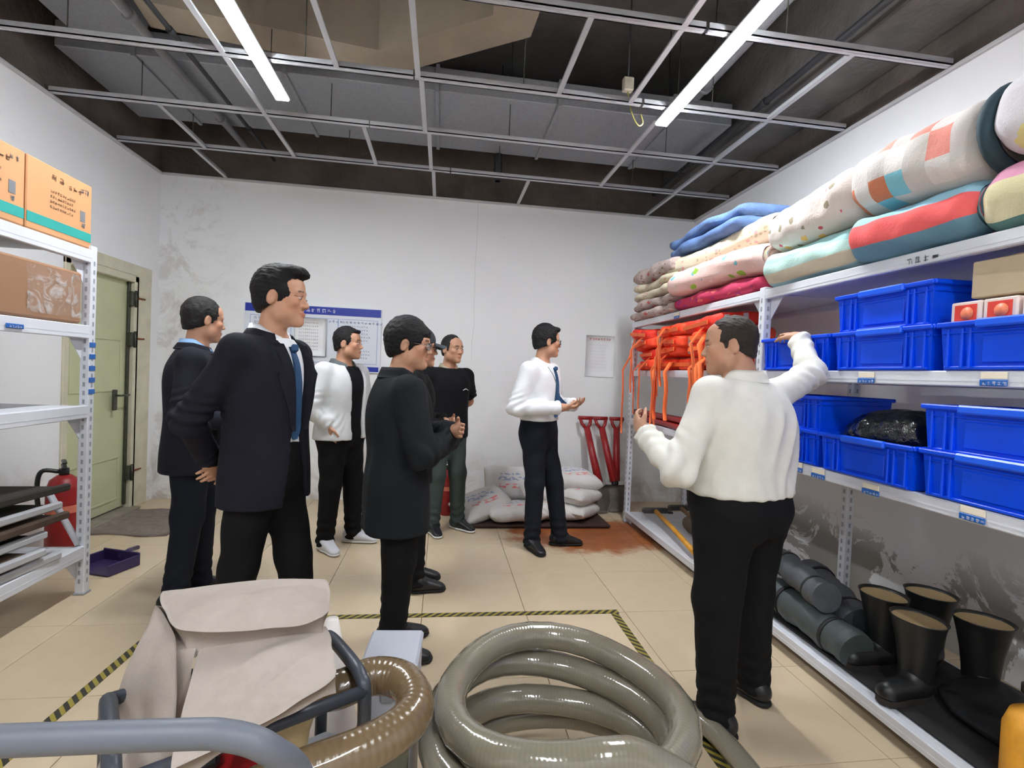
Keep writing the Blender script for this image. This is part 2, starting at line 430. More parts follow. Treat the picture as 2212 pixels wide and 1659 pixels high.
fl = MB(); fl.box(((XL+XR)/2, (YB+YF)/2, -.07), (XR-XL+.4, YB-YF+.4, .12)); floor = tag(fl.build('floor', m_grout), kind='structure')
PT = .60; tm = MB(); tm.box((0, 0, -.0055), (PT-.003, PT-.003, .011), .0012); tme = tm.mesh('floor_tile', m_tile)
yj = 2.855-PT*8
for j in range(14):
    y0 = yj+PT*j; y1 = min(y0+PT, YB); y0c = max(y0, YF)
    if y1-y0c < .03: continue
    for i in range(10):
        x0 = XL-.25+PT*i; x1 = min(x0+PT, XR); x0c = max(x0, XL)
        if x1-x0c < .03: continue
        o = mesh_obj('floor_tile', tme, floor, ((x0c+x1)/2, (y0c+y1)/2, 0)); o.scale = ((x1-x0c)/PT, (y1-y0c)/PT, 1)
# walls (plaster up to the false ceiling, raw masonry above)
def wall(name, c, d, side):
    b = MB(); b.box((c[0], c[1], ZC/2), (d[0], d[1], ZC)); o = tag(b.build(name, wall_mat('plaster_'+name, side)), kind='structure')
    u = MB(); u.box((c[0], c[1], (ZC+ZS)/2), (d[0]-.0, d[1]-.0, ZS-ZC)); u.build('masonry', m_brick, o); return o
wall('wall_back', ((XL+XR)/2, YB+.06), (XR-XL+.24, .12), 'back')
wall('wall_right', (XR+.06, (YB+YF)/2), (.12, YB-YF-.002, ), 'right')
wall('wall_front', ((XL+XR)/2, YF-.06), (XR-XL+.24, .12), 'plain')
# left wall with a doorway
DY0, DY1, DH = 4.18, 5.10, 2.14
b = MB(); b.box((XL-.06, (YF+DY0)/2, ZC/2), (.12, DY0-YF-.001, ZC)); b.box((XL-.06, (DY1+YB)/2, ZC/2), (.12, YB-DY1-.001, ZC)); b.box((XL-.06, (DY0+DY1)/2, (DH+ZC)/2), (.12, DY1-DY0, ZC-DH))
wl = tag(b.build('wall_left', wall_mat('plaster_left', 'left')), kind='structure')
b = MB(); b.box((XL-.06, (YB+YF)/2, (ZC+ZS)/2), (.12, YB-YF-.002, ZS-ZC)); b.build('masonry', m_brick, wl)
b = MB(); b.box(((XL+XR)/2, (YB+YF)/2, ZS+.06), (XR-XL+.4, YB-YF+.4, .12)); tag(b.build('ceiling', m_conc), kind='structure')
# skirting worn into the wall: thin trims at false-ceiling height
m_trim = M('wall_angle', srgb(196, 196, 198), .5, .08, 5, .05)
tn = 0
for c, d in ((((XL+XR)/2, YB-.0125, ZC-.006), (XR-XL-.06, .025, .022)), ((XL+.0125, (YB+YF)/2, ZC-.006), (.025, YB-YF-.01, .022)), ((XR-.0125, (YB+YF)/2, ZC-.006), (.025, YB-YF-.01, .022))):
    b = MB(); b.box(c, d, .003); tn += 1; tag(b.build('trim_%d' % tn, m_trim), kind='structure')
# door: pale green steel leaf in a cream frame
m_door = M('door_green', srgb(192, 196, 158), .45, .06, 3, .06, 30); m_frame = M('door_frame_cream', srgb(206, 200, 178), .55, .1, 6, .08); m_iron = M('hinge_iron', srgb(74, 76, 66), .5, .25, 30, .2, metal=.5); m_rust = M('rusty_bolt', srgb(120, 66, 36), .8, .3, 40)
door = tag(empty('door_1', (XL, (DY0+DY1)/2, 0)), kind='structure')
b = MB(); b.box((-.065, 0, DH/2+.005), (.045, DY1-DY0-.10, DH-.06), .004); leaf = b.build('door_leaf', m_door, door)
for (y, w, z, h) in ((0, .62, 1.55, .9), (0, .62, .5, .75)):
    b = MB(); b.box((-.040, y, z), (.008, w, .02), .003); b.box((-.040, y, z-h/2), (.008, w, .02), .003)
    b.box((-.040, y-w/2, z-h/4), (.008, .02, h/2+.02), .003); b.box((-.040, y+w/2, z-h/4), (.008, .02, h/2+.02), .003); b.build('panel_moulding', m_door, leaf)
b = MB(); hw = (DY1-DY0)/2
b.box((-.045, hw-.03, DH/2), (.12, .06, DH), .006); b.box((-.045, -hw+.03, DH/2), (.12, .06, DH), .006); b.box((-.045, 0, DH-.03), (.12, hw*2, .06), .006); b.build('door_frame', m_frame, door)
b = MB(); b.box((.008, hw+.085, (DH+.1)/2), (.014, .23, DH+.1), .004); b.build('casing', m_frame, door); b = MB(); b.box((.008, .05, DH+.05), (.0145, 2*hw+.30, .10), .004); b.build('casing', m_frame, door)
b = MB(); b.box((-.028, hw-.075, DH/2), (.02, .03, DH-.1), .004); b.build('edge_gap', m_iron, door)
for z in (1.93, 1.56, .34):
    b = MB(); b.box((.0, hw-.075, z), (.03, .05, .13), .006); b.tube([(.018, hw-.052, z-.075), (.018, hw-.052, z+.075)], .011, 8); hg = b.build('hinge', m_iron, door)
    b = MB(); b.tube([(.02, hw-.02, z+.01), (.024, hw+.075, z+.012)], .008, 8); b.build('bolt', m_rust, hg)
b = MB(); b.box((.006, hw-.30, 1.02), (.02, .05, .18), .005); b.tube([(.02, hw-.30, 1.06), (.055, hw-.30, 1.06), (.055, hw-.18, 1.06)], .009, 8); b.build('door_handle', m_iron, door)
b = MB(); b.box((-.0, -.02, .012), (.18, 2*hw, .02), .006); b.build('threshold', M('threshold_stone', srgb(140, 130, 118), .85, .2, 8, .3, 30, .004), door)

# ------------------------------------------------------------------ false-ceiling grid
grid = tag(empty('ceiling_grid', (0, 2.6, ZC)), 'bare galvanised false-ceiling grid without its panels, hung under the ducts', 'ceiling grid')
def runner(name, x0, x1, y, z=ZC, w=.05):
    b = MB(); L = x1-x0; cx = (x0+x1)/2; b.box((cx, y-2.6, z-ZC+.004), (L, w, .006)); b.box((cx, y-2.6-w/2+.003, z-ZC+.018), (L, .006, .034)); b.box((cx, y-2.6+w/2-.003, z-ZC+.018), (L, .006, .034)); b.box((cx, y-2.6, z-ZC-.001), (L, .008, .004))
    return b.build(name, m_steelgrid, grid)
for y, segs in ((4.72, ((-2.78, .0), (.01, 2.75))), (3.98, ((-2.78, -.62), (-.61, 2.75))), (3.26, ((-2.78, -.25), (-.24, 1.24), (1.26, 2.75))), (2.51, ((-2.78, 1.28), (1.30, 2.75))), (1.78, ((-2.78, .3), (.31, 2.75))), (1.05, ((-2.78, .3), (.31, 2.75)))):
    for x0, x1 in segs: runner('main_runner', x0, x1, y)
def tee(x, y0, y1, w=.032):
    b = MB(); L = y1-y0; cy = (y0+y1)/2-2.6; b.box((x, cy, .002), (w, L, .005)); b.box((x, cy, .018), (.006, L, .03)); b.box((x+w/2-.002, cy, .006), (.004, L, .01)); b.box((x-w/2+.002, cy, .006), (.004, L, .01)); return b.build('cross_tee', m_steelgrid, grid)
for x, y0, y1 in ((-2.09, 3.99, 4.71), (-2.20, 4.73, 5.40), (-1.36, 2.52, 3.25), (-1.36, 3.27, 3.97), (-1.36, 3.99, 4.71), (-.71, 2.52, 3.25), (-.66, 3.99, 4.71), (-.22, 2.52, 3.25), (-.20, 3.27, 3.97), (-.17, 3.99, 4.71), (-.15, 4.73, 5.40), (.68, 2.52, 3.25), (.74, 4.73, 5.40), (1.165, 1.8, 2.5), (1.165, 2.52, 3.25), (1.43, 3.42, 3.97), (1.43, 3.99, 4.71), (2.16, 2.52, 3.25), (2.17, 3.27, 3.97), (2.18, 3.99, 4.71), (2.19, 4.73, 5.40), (-1.36, 1.80, 2.50), (-.22, 1.80, 2.50), (.68, 1.07, 1.77)):
    tee(x, y0, y1)
b = MB()
for y in (4.72, 3.98, 3.26, 2.51, 1.78):
    for x in (-2.2, -.9, .45, 1.75): b.tube([(x, y-2.6, .03), (x, y-2.6, ZS-ZC)], .004, 6)
hr = b.build('hanger_rods', m_iron, grid); hr['kind'] = 'stuff'
# ------------------------------------------------------------------ services above the grid
def ductbox(name, c, d, mat, label, seams=(), ax=0):
    o = empty(name, (c[0], c[1], c[2]-d[2]/2)); b = MB(); b.box((0, 0, d[2]/2), d, .006); b.build('sheet_body', mat, o)
    for s_ in seams:
        e = [.0, .0, d[2]/2]; e[ax] = s_; dd = [d[0]+.03, d[1]+.03, d[2]+.03]; dd[ax] = .03; b = MB(); b.box(e, dd, .003); b.build('flange', mat, o)
    return tag(o, label, 'duct')
ductbox('air_duct', (-.22, 4.40, 3.60), (5.0, .98, .18), m_galv, 'wide galvanised air duct running across the room above the grid', (-2.0, -1.0, .1, 1.05, 2.0))
ductbox('air_duct', (-2.30, 2.2, 3.66), (.46, 3.2, .22), m_galv, 'narrow galvanised duct running along the left wall above the grid', (-1.2, -.2, .8), 1)
d = empty('wrapped_duct', (-.5, 3.5, 3.50)); tag(d, 'beige wrapped duct with a bend, above the grid between the lamps', 'duct')
P = [(-1.90, 3.42), (-.47, 3.62), (.34, 3.08), (.42, 1.75)]
P = [np.array(q) for q in P]; W2 = .13; off = []
for i in range(len(P)):
    t0 = (P[i]-P[i-1])/np.linalg.norm(P[i]-P[i-1]) if i else None; t1 = (P[i+1]-P[i])/np.linalg.norm(P[i+1]-P[i]) if i < len(P)-1 else None
    tt = t0 if t1 is None else t1 if t0 is None else (t0+t1)/np.linalg.norm(t0+t1); n_ = np.array([-tt[1], tt[0]]); kk = 1/max(.5, n_ @ np.array([-(t1 if t1 is not None else t0)[1], (t1 if t1 is not None else t0)[0]])); off.append(n_*W2*kk)
for i in range(len(P)-1):
    q = [P[i]+off[i], P[i]-off[i], P[i+1]-off[i+1], P[i+1]+off[i+1]]; b = MB(); b.prism([(x+.5, y-3.5) for x, y in q], .34); b.build('wrapped_section', m_beige, d)
b = MB(); b.box((2.57, 1.76, 3.85), (.42, 7.3, .80), .01); o = b.build('concrete_beam', m_conc); tag(o, 'grey concrete beam above the grid along the right wall', 'beam')
b = MB(); b.box((-.1, 5.05, 4.02), (5.3, .28, .44), .01); tag(b.build('concrete_beam', m_conc), 'concrete beam above the grid along the back wall', 'beam')
b = MB(); b.box((0, 1.55, 4.0), (5.0, .3, .48), .01); tag(b.build('concrete_beam', m_conc), 'concrete beam crossing the middle of the ceiling', 'beam')
m_pipe = M('pipe_dark', srgb(52, 52, 56), .5, .2, 8, .1); m_pvc = M('pipe_grey', srgb(150, 152, 156), .45, .1, 8, .1)
for (x, y0, y1, z, r, m, lb) in ((2.22, .2, 5.3, 3.42, .022, m_pipe, 'thin dark pipe above the grid near the right wall'), (-1.95, .2, 5.3, 3.46, .03, m_pvc, 'grey pipe above the grid beside the left duct'), (-1.72, .2, 5.3, 3.40, .016, m_pipe, 'thin black conduit above the grid near the left lamp'), (1.95, 1.2, 5.3, 3.72, .05, m_pvc, 'thick grey pipe high above the right lamp')):
    b = MB(); b.tube([(x, y0, z), (x, y1, z)], r, 12)
    for k in range(4):
        yy = y0+(y1-y0)*(k+.5)/4; b.tube([(x, yy-.02, z), (x, yy+.02, z)], r*1.35, 12)
    tag(b.build('ceiling_pipe', m), lb, 'pipe')
b = MB(); b.tube([(.46, 4.9, 3.25), (.46, 4.9, 4.2)], .03, 10); b.tube([(.46, 4.9, 3.25), (.46, 4.9, 3.5)], .042, 10); tag(b.build('drop_pipe', m_pipe), 'dark vertical pipe dropping through the grid by the back wall', 'pipe')
m_bx = M('box_plastic', srgb(190, 182, 165), .5)
b = MB(); b.box((1.18, 3.35, 3.40), (.07, .05, .09), .006); jb = b.build('junction_box', m_bx); tag(jb, 'small cream junction box hanging by the right lamp', 'junction box')
b = MB(); b.tube(spline([(1.18, 3.35, 3.36), (1.22, 3.36, 3.22), (1.27, 3.36, 3.14), (1.31, 3.38, 3.17), (1.30, 3.40, 3.24)], 6), .005, 6); b.build('wire', M('wire_yellow', srgb(170, 160, 90), .5), jb)
b = MB(); b.tube([(1.18, 3.35, 3.44), (1.18, 3.35, 4.2)], .006, 6); b.build('wire', m_pipe, jb)

# ------------------------------------------------------------------ LED batten lamps
m_led = bpy.data.materials.new('led_diffuser'); m_led.use_nodes = True; _n = m_led.node_tree.nodes; _e = _n.new('ShaderNodeEmission'); _e.inputs[0].default_value = (.93, .97, 1, 1); _e.inputs[1].default_value = LAMP_POWER
m_led.node_tree.links.new(_e.outputs[0], _n['Material Output'].inputs[0])
m_lampbody = M('lamp_body', srgb(225, 228, 230), .4, .03, 5, .02)
def batten(x, y0, y1, label):
    o = tag(empty('led_batten_lamp', (x, (y0+y1)/2, 3.215)), label, 'lamp', 'ceiling lamps'); L = y1-y0
    b = MB(); b.box((0, 0, -.012), (.092, L, .022), .006); b.build('housing', m_lampbody, o)
    b = MB(); G = [[(math.cos(a)*.043, yy, -.024-math.sin(a)*.010) for a in np.linspace(0, PI, 11)] for yy in (-L/2+.02, L/2-.02)]; b.sheet(np.array(G)[:, ::-1], .002); b.build('diffuser', m_led, o)
    for s_ in (-1, 1): b = MB(); b.box((0, s_*(L/2-.009), -.018), (.096, .020, .034), .010); b.build('end_cap', m_lampbody, o)
    for s_ in (-1, 1): b = MB(); b.tube([(0, s_*L*.3, 0), (0, s_*L*.3, .5)], .003, 6); b.build('hanger', m_iron, o)
batten(-1.145, 2.40, 3.66, 'bright LED batten lamp hanging over the people on the left')
batten(1.46, 2.16, 3.42, 'bright LED batten lamp hanging over the right shelving')
batten(-1.145, -1.30, -.04, 'added LED batten, out of view, lighting the near end of the room, left side')  # this and the next lamp are unseen, added to light the near end
batten(1.00, -1.30, -.04, 'added LED batten, out of view, lighting the near end of the room, right side')

# ------------------------------------------------------------------ hazard tape on the floor
def tape_mat():
    t = NT('hazard_tape'); c = t.n('ShaderNodeTexCoord').outputs['UV']; u, v, w = t.sep(c)
    f = t.math('FRACT', t.math('MULTIPLY', t.math('ADD', u, v), 22.0)); n = t.noise(t.coord('World'), 60, 4)
    k = t.ramp(f, [(.0, srgb(30, 30, 26)), (.5, srgb(30, 30, 26)), (.52, srgb(158, 142, 52)), (1, srgb(158, 142, 52))], 'CONSTANT'); t.base(t.mix(t.math('MULTIPLY', n, .35), k, srgb(96, 88, 66))); t.rough(.55); return t.mat
m_tape = tape_mat()
def tape(name, a, b2, w, label):
    a = np.array(a); b2 = np.array(b2); d = b2-a; L = np.linalg.norm(d); d /= L; n = np.array([-d[1], d[0]])*w/2
    mb = MB(); V = [(*(a+n), .0025), (*(a-n), .0025), (*(b2-n), .0025), (*(b2+n), .0025)]; V2 = [(x, y, .0008) for x, y, z in V]
    mb._add(V+V2, [(0, 1, 2, 3), (4, 7, 6, 5), (0, 4, 5, 1), (1, 5, 6, 2), (2, 6, 7, 3), (3, 7, 4, 0)], None, 0, False, [(0, 0), (0, w), (L, w), (L, 0)]*2)
    tag(mb.build(name, m_tape), label, 'floor tape', 'hazard tape rectangle')
tape('hazard_tape', (-1.42, 2.885), (1.10, 2.86), .045, 'black and yellow striped tape on the floor, far side of the rectangle')
tape('hazard_tape', (1.07, 2.835), (1.07, .6), .045, 'black and yellow striped tape on the floor, right side running under the hoses')
tape('hazard_tape', (-1.40, 2.86), (-1.48, .6), .045, 'black and yellow striped tape on the floor, left side before the cart')
# ================================================================== PEOPLE
def skin_mat():
    if 'skin' in MATS: return MATS['skin']
    t = NT('skin'); a = t.n('ShaderNodeAttribute'); a.attribute_name = 'tint'; v = t.coord('Object')
    n = t.noise(v, 22, 4); c = t.mix(n, srgb(186, 136, 108), srgb(208, 160, 132))
    t.base(t.mix(1.0, c, a.outputs['Color'], 'MULTIPLY')); t.rough(.5); t.b.inputs['Specular IOR Level'].default_value = .35
    t.bump(t.noise(v, 300, 3), .08, .001); MATS['skin'] = t.mat; return t.mat
def eye_mat():
    if 'eye' in MATS: return MATS['eye']
    t = NT('eye'); a = t.n('ShaderNodeAttribute'); a.attribute_name = 'tint'; t.base(a.outputs['Color']); t.rough(.15); MATS['eye'] = t.mat; return t.mat
def hair_mat(name, col):
    if name in MATS: return MATS[name]
    t = NT(name); v = t.coord('Object', (1, .35, 1)); n = t.noise(v, 260, 5, .7)
    t.base(t.ramp(n, [(.35, tuple(c*.5 for c in col[:3])+(1,)), (.7, tuple(min(1, c*1.6) for c in col[:3])+(1,))])); t.rough(.6); t.b.inputs['Specular IOR Level'].default_value = .3; t.bump(n, .8, .004); MATS[name] = t.mat; return t.mat
def cloth(name, rgb, rough=.85, var=.1, bump=.25):
    return M(name, srgb(*rgb), rough, var, 14, bump, 420, .0012, spec=.2)
PZ = [.60, .70, .78, .86, .93, 1.0, 1.08, 1.18, 1.27, 1.345, 1.40, 1.438, 1.465]
PX = [.168, .169, .170, .171, .169, .164, .160, .168, .178, .178, .160, .11, .075]
PY = [.116, .117, .118, .120, .118, .114, .112, .118, .122, .114, .095, .074, .062]
def torso(s, g, infl, z0, z1, belly=0, flare=0, lean=(0, 0)):
    out = []
    for z in np.linspace(z0, z1, 22):
        u = z/s; rx = np.interp(u, PZ, PX)*s; ry = np.interp(u, PZ, PY)*s
        gg = 1+(g-1)*float(np.interp(u, [.7, 1.3, 1.45], [1, 1, .35]))
        b = belly*math.exp(-((u-1.05)/.16)**2); fl = flare*float(np.interp(u, [.6, 1.05], [1, 0]))
        f = float(np.clip((u-.9)/.5, 0, 1.1))
        out.append((z, lean[0]*f, lean[1]*f+b*.55, rx*gg+infl+b*.35+fl, ry*gg+infl+b*.6+fl))
    return out
def hand(f, w, d, n, side, curl=.5, spread=1.0, sc=1.0):
    """wrist w, finger direction d, palm normal n, side=+1 right hand; curl per joint in rad"""
    w = np.array(w, float); d = np.array(d, float); d /= np.linalg.norm(d); n = np.array(n, float); n -= d*(n@d); n /= np.linalg.norm(n)
    l = np.cross(d, n)*side; k = sc
    R = np.stack([l, d, n], 1)
    f.ell(w+d*.05*k, (.041*k, .052*k, .017*k), .018, R=R)
    f.cap(w-d*.03*k, w+d*.03*k, .027*k, .026*k, .02)
    for i, (o, L) in enumerate(((.031, .068), (.0105, .078), (-.0105, .073), (-.031, .057))):
        p = w+d*(.086-.006*(i == 3)-.004*(i == 0))*k+l*o*k*spread; a = curl*.7
        for j, fr in enumerate((.42, .32, .26)):
            dd = d*math.cos(a)+n*math.sin(a)+l*(o*1.2*(spread-.8)); q = p+dd*L*fr*k
            f.cap(p, q, (.0088-.0008*j)*k, (.0082-.0009*j)*k, .0035); p = q; a += curl
    p = w+d*.026*k+l*.03*k; q = p+(d*.55+l*.62+n*.35)*.045*k; f.cap(p, q, .0125*k, .0105*k, .014)
    r = q+(d*.85+l*.12+n*(.3+curl*.4))*.032*k; f.cap(q, r, .0102*k, .0085*k, .003)
    f.cap(r, r+(d*.8+n*(.3+curl*.5)-l*.1)*.022*k, .0086*k, .007*k, .003)
def head_sdf(f, fat=0.0, nose=1.0):
    f.ell((0, -.012, .03), (.076+fat*.4, .095, .088), .03)
    f.ell((0, .028, -.04), (.0585+fat, .064+fat*.3, .08), .03)
    f.ell((0, .048, .045), (.058, .042, .046), .03)
    f.cap((0, .074, -.103), (0, .066, -.1), .021, .022, .03)
    for x in (-1, 1):
        f.ell((x*(.046+fat), .012, -.068), (.021+fat*.6, .028, .03), .03)
        f.ell((x*.043, .064, -.022), (.022, .02, .018), .022)
        f.cap((x*.046, .077, .020), (x*.014, .088, .018), .0085, .009, .014)
        f.ell((x*.034, .103, -.004), (.0185, .0135, .0105), .012, 's')
        f.ell((x*.033, .079, -.004), (.0165, .0125, .0115), .006)
    f.cap((0, .086, .004), (0, .107*(.5+.5*nose), -.034), .0075, .0105, .012)
    for x in (-1, 1): f.ell((x*.0125, .099, -.038), (.0085, .0095, .0075), .007)
    f.ell((0, .0938, -.0655), (.021, .007, .0045), .006); f.ell((0, .0922, -.0750), (.018, .0075, .0055), .006)
    f.ell((0, .107, -.0705), (.022, .009, .0016), .002, 's')
    for x in (-1, 1):
        Re = rotz(x*.35) @ rotx(-.18)
        f.ell((x*(.079+fat*.4), -.012, -.010), (.0085, .0195, .0315), .008, R=Re)
        f.ell((x*(.0885+fat*.4), -.006, -.006), (.0085, .0115, .0195), .003, 's', R=Re)
def hair_sdf(f, st, fat=0.0):
    top = st.get('top', .018); sd = st.get('side', .008); bk = st.get('back', .012)
    f.ell((0, -.014-bk*.4, .034), (.077+sd+fat*.4, .094+bk, .088+top), 0)
    f.ell((0, -.05, -.03), (.062+sd, .050+bk, .062), .02)
    f.half((0, 0, st.get('low', -.03)), (0, st.get('slope', .42), -1), .006)
    fz = st.get('fringe', .052)
    f.ell((0, .118, fz-.088), (.071+fat*.5, .088, .088), .006, 's')
    for x in (-1, 1):
        f.ell((x*(.088+fat*.4), -.004, -.012), (.026, .025, .036), .006, 's')
        f.ell((x*.075, .06, -.05), (.03, .045, .05), .004, 's')
        f.cap((x*(.071+fat*.4), .022, .03), (x*(.0705+fat*.4), .018, st.get('burn', -.012)), .009, .006, .008)
    for c, r in st.get('tufts', ()): f.ell(c, r, .018)
    f.ell((0, -.008, -.01), (.068, .08, .06), .004, 's') if st.get('hollow') else None
def tri(P, c, R, sc): return ((P-c) @ R)/sc
def sdf_obj(f, name, mat, parent, h, zones=(), relax=1, folds=0.0, fscale=22, seed=1, stretch=(1, 1, 1), tint=None, extra=None):
    f.field(h, zones); P, F = f.net(relax)
    if folds or extra is not None:
        N = vnormals(P, F); dsp = folds*wave_noise(P, fscale, seed, 3, stretch) if folds else 0
        if extra is not None: dsp = dsp+extra(P, N)
        P = P+N*np.asarray(dsp)[:, None]
    tc = tint(P) if tint is not None else None
    me = raw_mesh(name, P, F, True, [mat], tint=tc); return mesh_obj(name, me, parent)
def person(loc, yaw, H, feet, armL, armR, head, label, skin=1.0, g=1.0, belly=0.0, lean=(0, 0), top='suit', topc=None, trs=None, shoe=None, sole=None,
           shirt=None, tie=None, hair=None, hairc=None, fat=0.0, hem=.76, glasses=None, inner=None, collar=None, seed=1, lanyard=False, cap=None, mouth=None, waist=1.03, logo=False, hdz=0.0):
    s = H/1.75; loc = np.array([loc[0], loc[1], 0.]); R0 = rotz(math.radians(yaw))
    hx, hy, hyaw, hp = head; hc = np.array([hx+lean[0], hy+lean[1]+.012, 1.622*s+hdz]); Rh = rotz(math.radians(hyaw)) @ rotx(math.radians(hp)); hs = .5+.5*s
    sh = {k: np.array([k*.188*s*(.6+.4*g)+lean[0], lean[1]-.005, 1.384*s]) for k in (-1, 1)}
    arms = {-1: armL, 1: armR}; legs = {}
    for sd, ft in zip((-1, 1), feet):
        hip = np.array([sd*.084*s*g, 0, .90*s]); an = np.array([ft[0], ft[1], .085]); kn = (hip+an)/2+np.array([0, .02, .02]); legs[sd] = (hip, kn, an, math.radians(ft[2]))
    # ---- body: one continuous surface from head to ankles
    f = Sdf(); f.loft(torso(s, g*.95, -.012, .82*s, 1.47*s, belly*.9, 0, lean), .03)
    for sd in (-1, 1):
        e, w, d, n, cu = arms[sd]; e = np.array(e); w = np.array(w); S = sh[sd]
        f.cap((lean[0]+sd*.05, lean[1], 1.405*s), S, .043*s, .05*s, .03)
        f.cap(S, e, .046*s, .040*s, .03); f.cap(e, w, .040*s, .029*s, .02); hand(f, w, d, n, sd, cu, sc=1.0*s)
        hip, kn, an, fy = legs[sd]; f.cap(hip, kn, .075*s, .052*s, .03); f.cap(kn, an, .052*s, .036*s, .02)
    nb = np.array([lean[0]*1.0, lean[1]*1.0-.01, 1.43*s])
    f.cap(nb, hc+Rh @ np.array([0, -.022, -.06])*hs, (.058+fat*.6)*s, (.053+fat*.6)*hs, .035)
    f.frame(Rh, hc, hs); head_sdf(f, fat); f.frame()
    zones = [(hc-.15, hc+.15, .0052)]
    for sd in (-1, 1):
        w = np.array(arms[sd][1]); d = np.array(arms[sd][2], float); d /= np.linalg.norm(d); c = w+d*.08; zones.append((c-.1, c+.1, .0062))
    def tint(P):
        T = np.ones((len(P), 4)); T[:, :3] *= skin; q = tri(P, hc, Rh, hs); x, y, z = np.abs(q[:, 0]), q[:, 1], q[:, 2]
        lip = (x < .024) & (y > .085) & (np.abs(z+.0705) < .0115*(1-(x/.026)**2)+.001); T[lip, :3] *= (.88, .68, .66)
        brow = (y > .06) & (x > .012) & (x < .05) & (np.abs(z-(.0245+.06*np.clip(.03-x, -.02, .01)*.3)) < .0048); T[brow, :3] *= (.22, .2, .19)
        lid = (y > .07) & (x > .014) & (x < .052) & (np.abs(z-.0045) < .0032); T[lid, :3] *= (.45, .36, .33)
        chk = (y > .03) & (x > .025) & (np.abs(z+.035) < .03); T[chk, :3] *= (1.03, .95, .93)
        return T
    body = sdf_obj(f, 'person', skin_mat(), None, .014, zones, 1, tint=tint)
    body.location = loc; body.rotation_euler = (0, 0, math.radians(yaw)); tag(body, label, 'person', 'people in the storeroom')
    # eyes
    for sd in (-1, 1):
        V = []; F = []; nu, nv = 14, 9
        for i in range(nv+1):
            for j in range(nu):
                a = PI*i/nv; b = 2*PI*j/nu; V.append((math.sin(a)*math.cos(b)*.0125, math.cos(a)*.0045, math.sin(a)*math.sin(b)*.0044))
        for i in range(nv):
            for j in range(nu): F.append((i*nu+j, (i+1)*nu+j, (i+1)*nu+(j+1) % nu, i*nu+(j+1) % nu))
        V = np.array(V); tc = np.ones((len(V), 4))*.62; r = np.hypot(V[:, 0], V[:, 2]); tc[r < .0062] = (.03, .02, .015, 1)
        P = (Rh @ ((V+np.array([sd*.0335, .0898, -.004]))*hs).T).T+hc
        mesh_obj('eye', raw_mesh('eye', P, np.array(F), True, [eye_mat()], tint=tc), body)
    # hair
    if hair is not None:
        f = Sdf(); f.frame(Rh, hc, hs); hair_sdf(f, hair, fat)
        sdf_obj(f, 'hair', hairc, body, .0042, (), 0, extra=lambda P, N: .0032*wave_noise(P, 330, seed+5, 3, (1, .35, .8))+.0035*wave_noise(P, 110, seed+9, 2))
    # trousers
    f = Sdf(); f.loft([(z, cx, cy, rx-max(0, .90*s-z)*.35, ry-max(0, .90*s-z)*.25) for z, cx, cy, rx, ry in torso(s, g, .012, .80*s, waist*s, belly*.8, 0, lean)], .03)
    gl = g
    for sd in (-1, 1):
        hip, kn, an, fy = legs[sd]; f.cap(hip+[0, 0, -.015], kn, .099*s*gl, .074*s*gl, .06); f.cap(kn, an+[0, 0, -.02], .074*s*gl, .061*s*(.5+.5*g), .03)
        tdir = np.array([-math.sin(fy), math.cos(fy), 0]); f.cap(an+[0, 0, -.02], an+tdir*.03-[0, 0, .035], .06*s, .055*s, .02)
    f.half((0, 0, .036), (0, 0, -1), .004); f.half((0, 0, waist*s), (0, 0, 1), .004)
    def leg_folds(P, N):
        z = P[:, 2]; a = smoothstep(.35, .08, z); return .006*a*np.sin(z*95+4*np.sin(P[:, 0]*22+P[:, 1]*17))+.003*np.sin(z*30+P[:, 0]*40)*smoothstep(.3, .5, z)*smoothstep(.95, .8, z)
    sdf_obj(f, 'trousers', trs, body, .0125, (), 1, .004, 20, seed, (1, 1, .4), extra=leg_folds)
    # belt where the shirt is tucked in
    if top in ('shirt',):
        S = torso(s, g, .017, (waist-.03)*s, (waist+.012)*s, belly*.8, 0, lean); f = Sdf(); f.loft(S, 0)
        sdf_obj(f, 'belt', M('belt_leather', srgb(22, 20, 20), .4), body, .011)
    # shoes
    for sd in (-1, 1):
        hip, kn, an, fy = legs[sd]; Rf = rotz(fy); b = np.array([an[0], an[1], 0])
        f = Sdf(); f.frame(Rf, b); f.cap((0, -.045, .052), (0, .03, .055), .042, .046, .02); f.cap((0, .03, .052), (0, .160, .036), .047, .041, .03); f.cap((0, -.015, .07), (0, .03, .095), .048, .046, .03)
        f.half((0, 0, .018), (0, 0, -1), .004); f.half((0, 0, .112), (0, 0, 1), .004); f.half((0, .03, .105), (0, .42, 1), .02)
        so = sdf_obj(f, 'shoe', shoe, body, .009)
        f = Sdf(); f.frame(Rf, b); f.cap((0, -.048, .02), (0, .03, .02), .042, .045, .02); f.cap((0, .03, .02), (0, .158, .02), .045, .043, .02); f.half((0, 0, .003), (0, 0, -1)); f.half((0, 0, .024), (0, 0, 1))
        sdf_obj(f, 'sole', sole, so, .009)
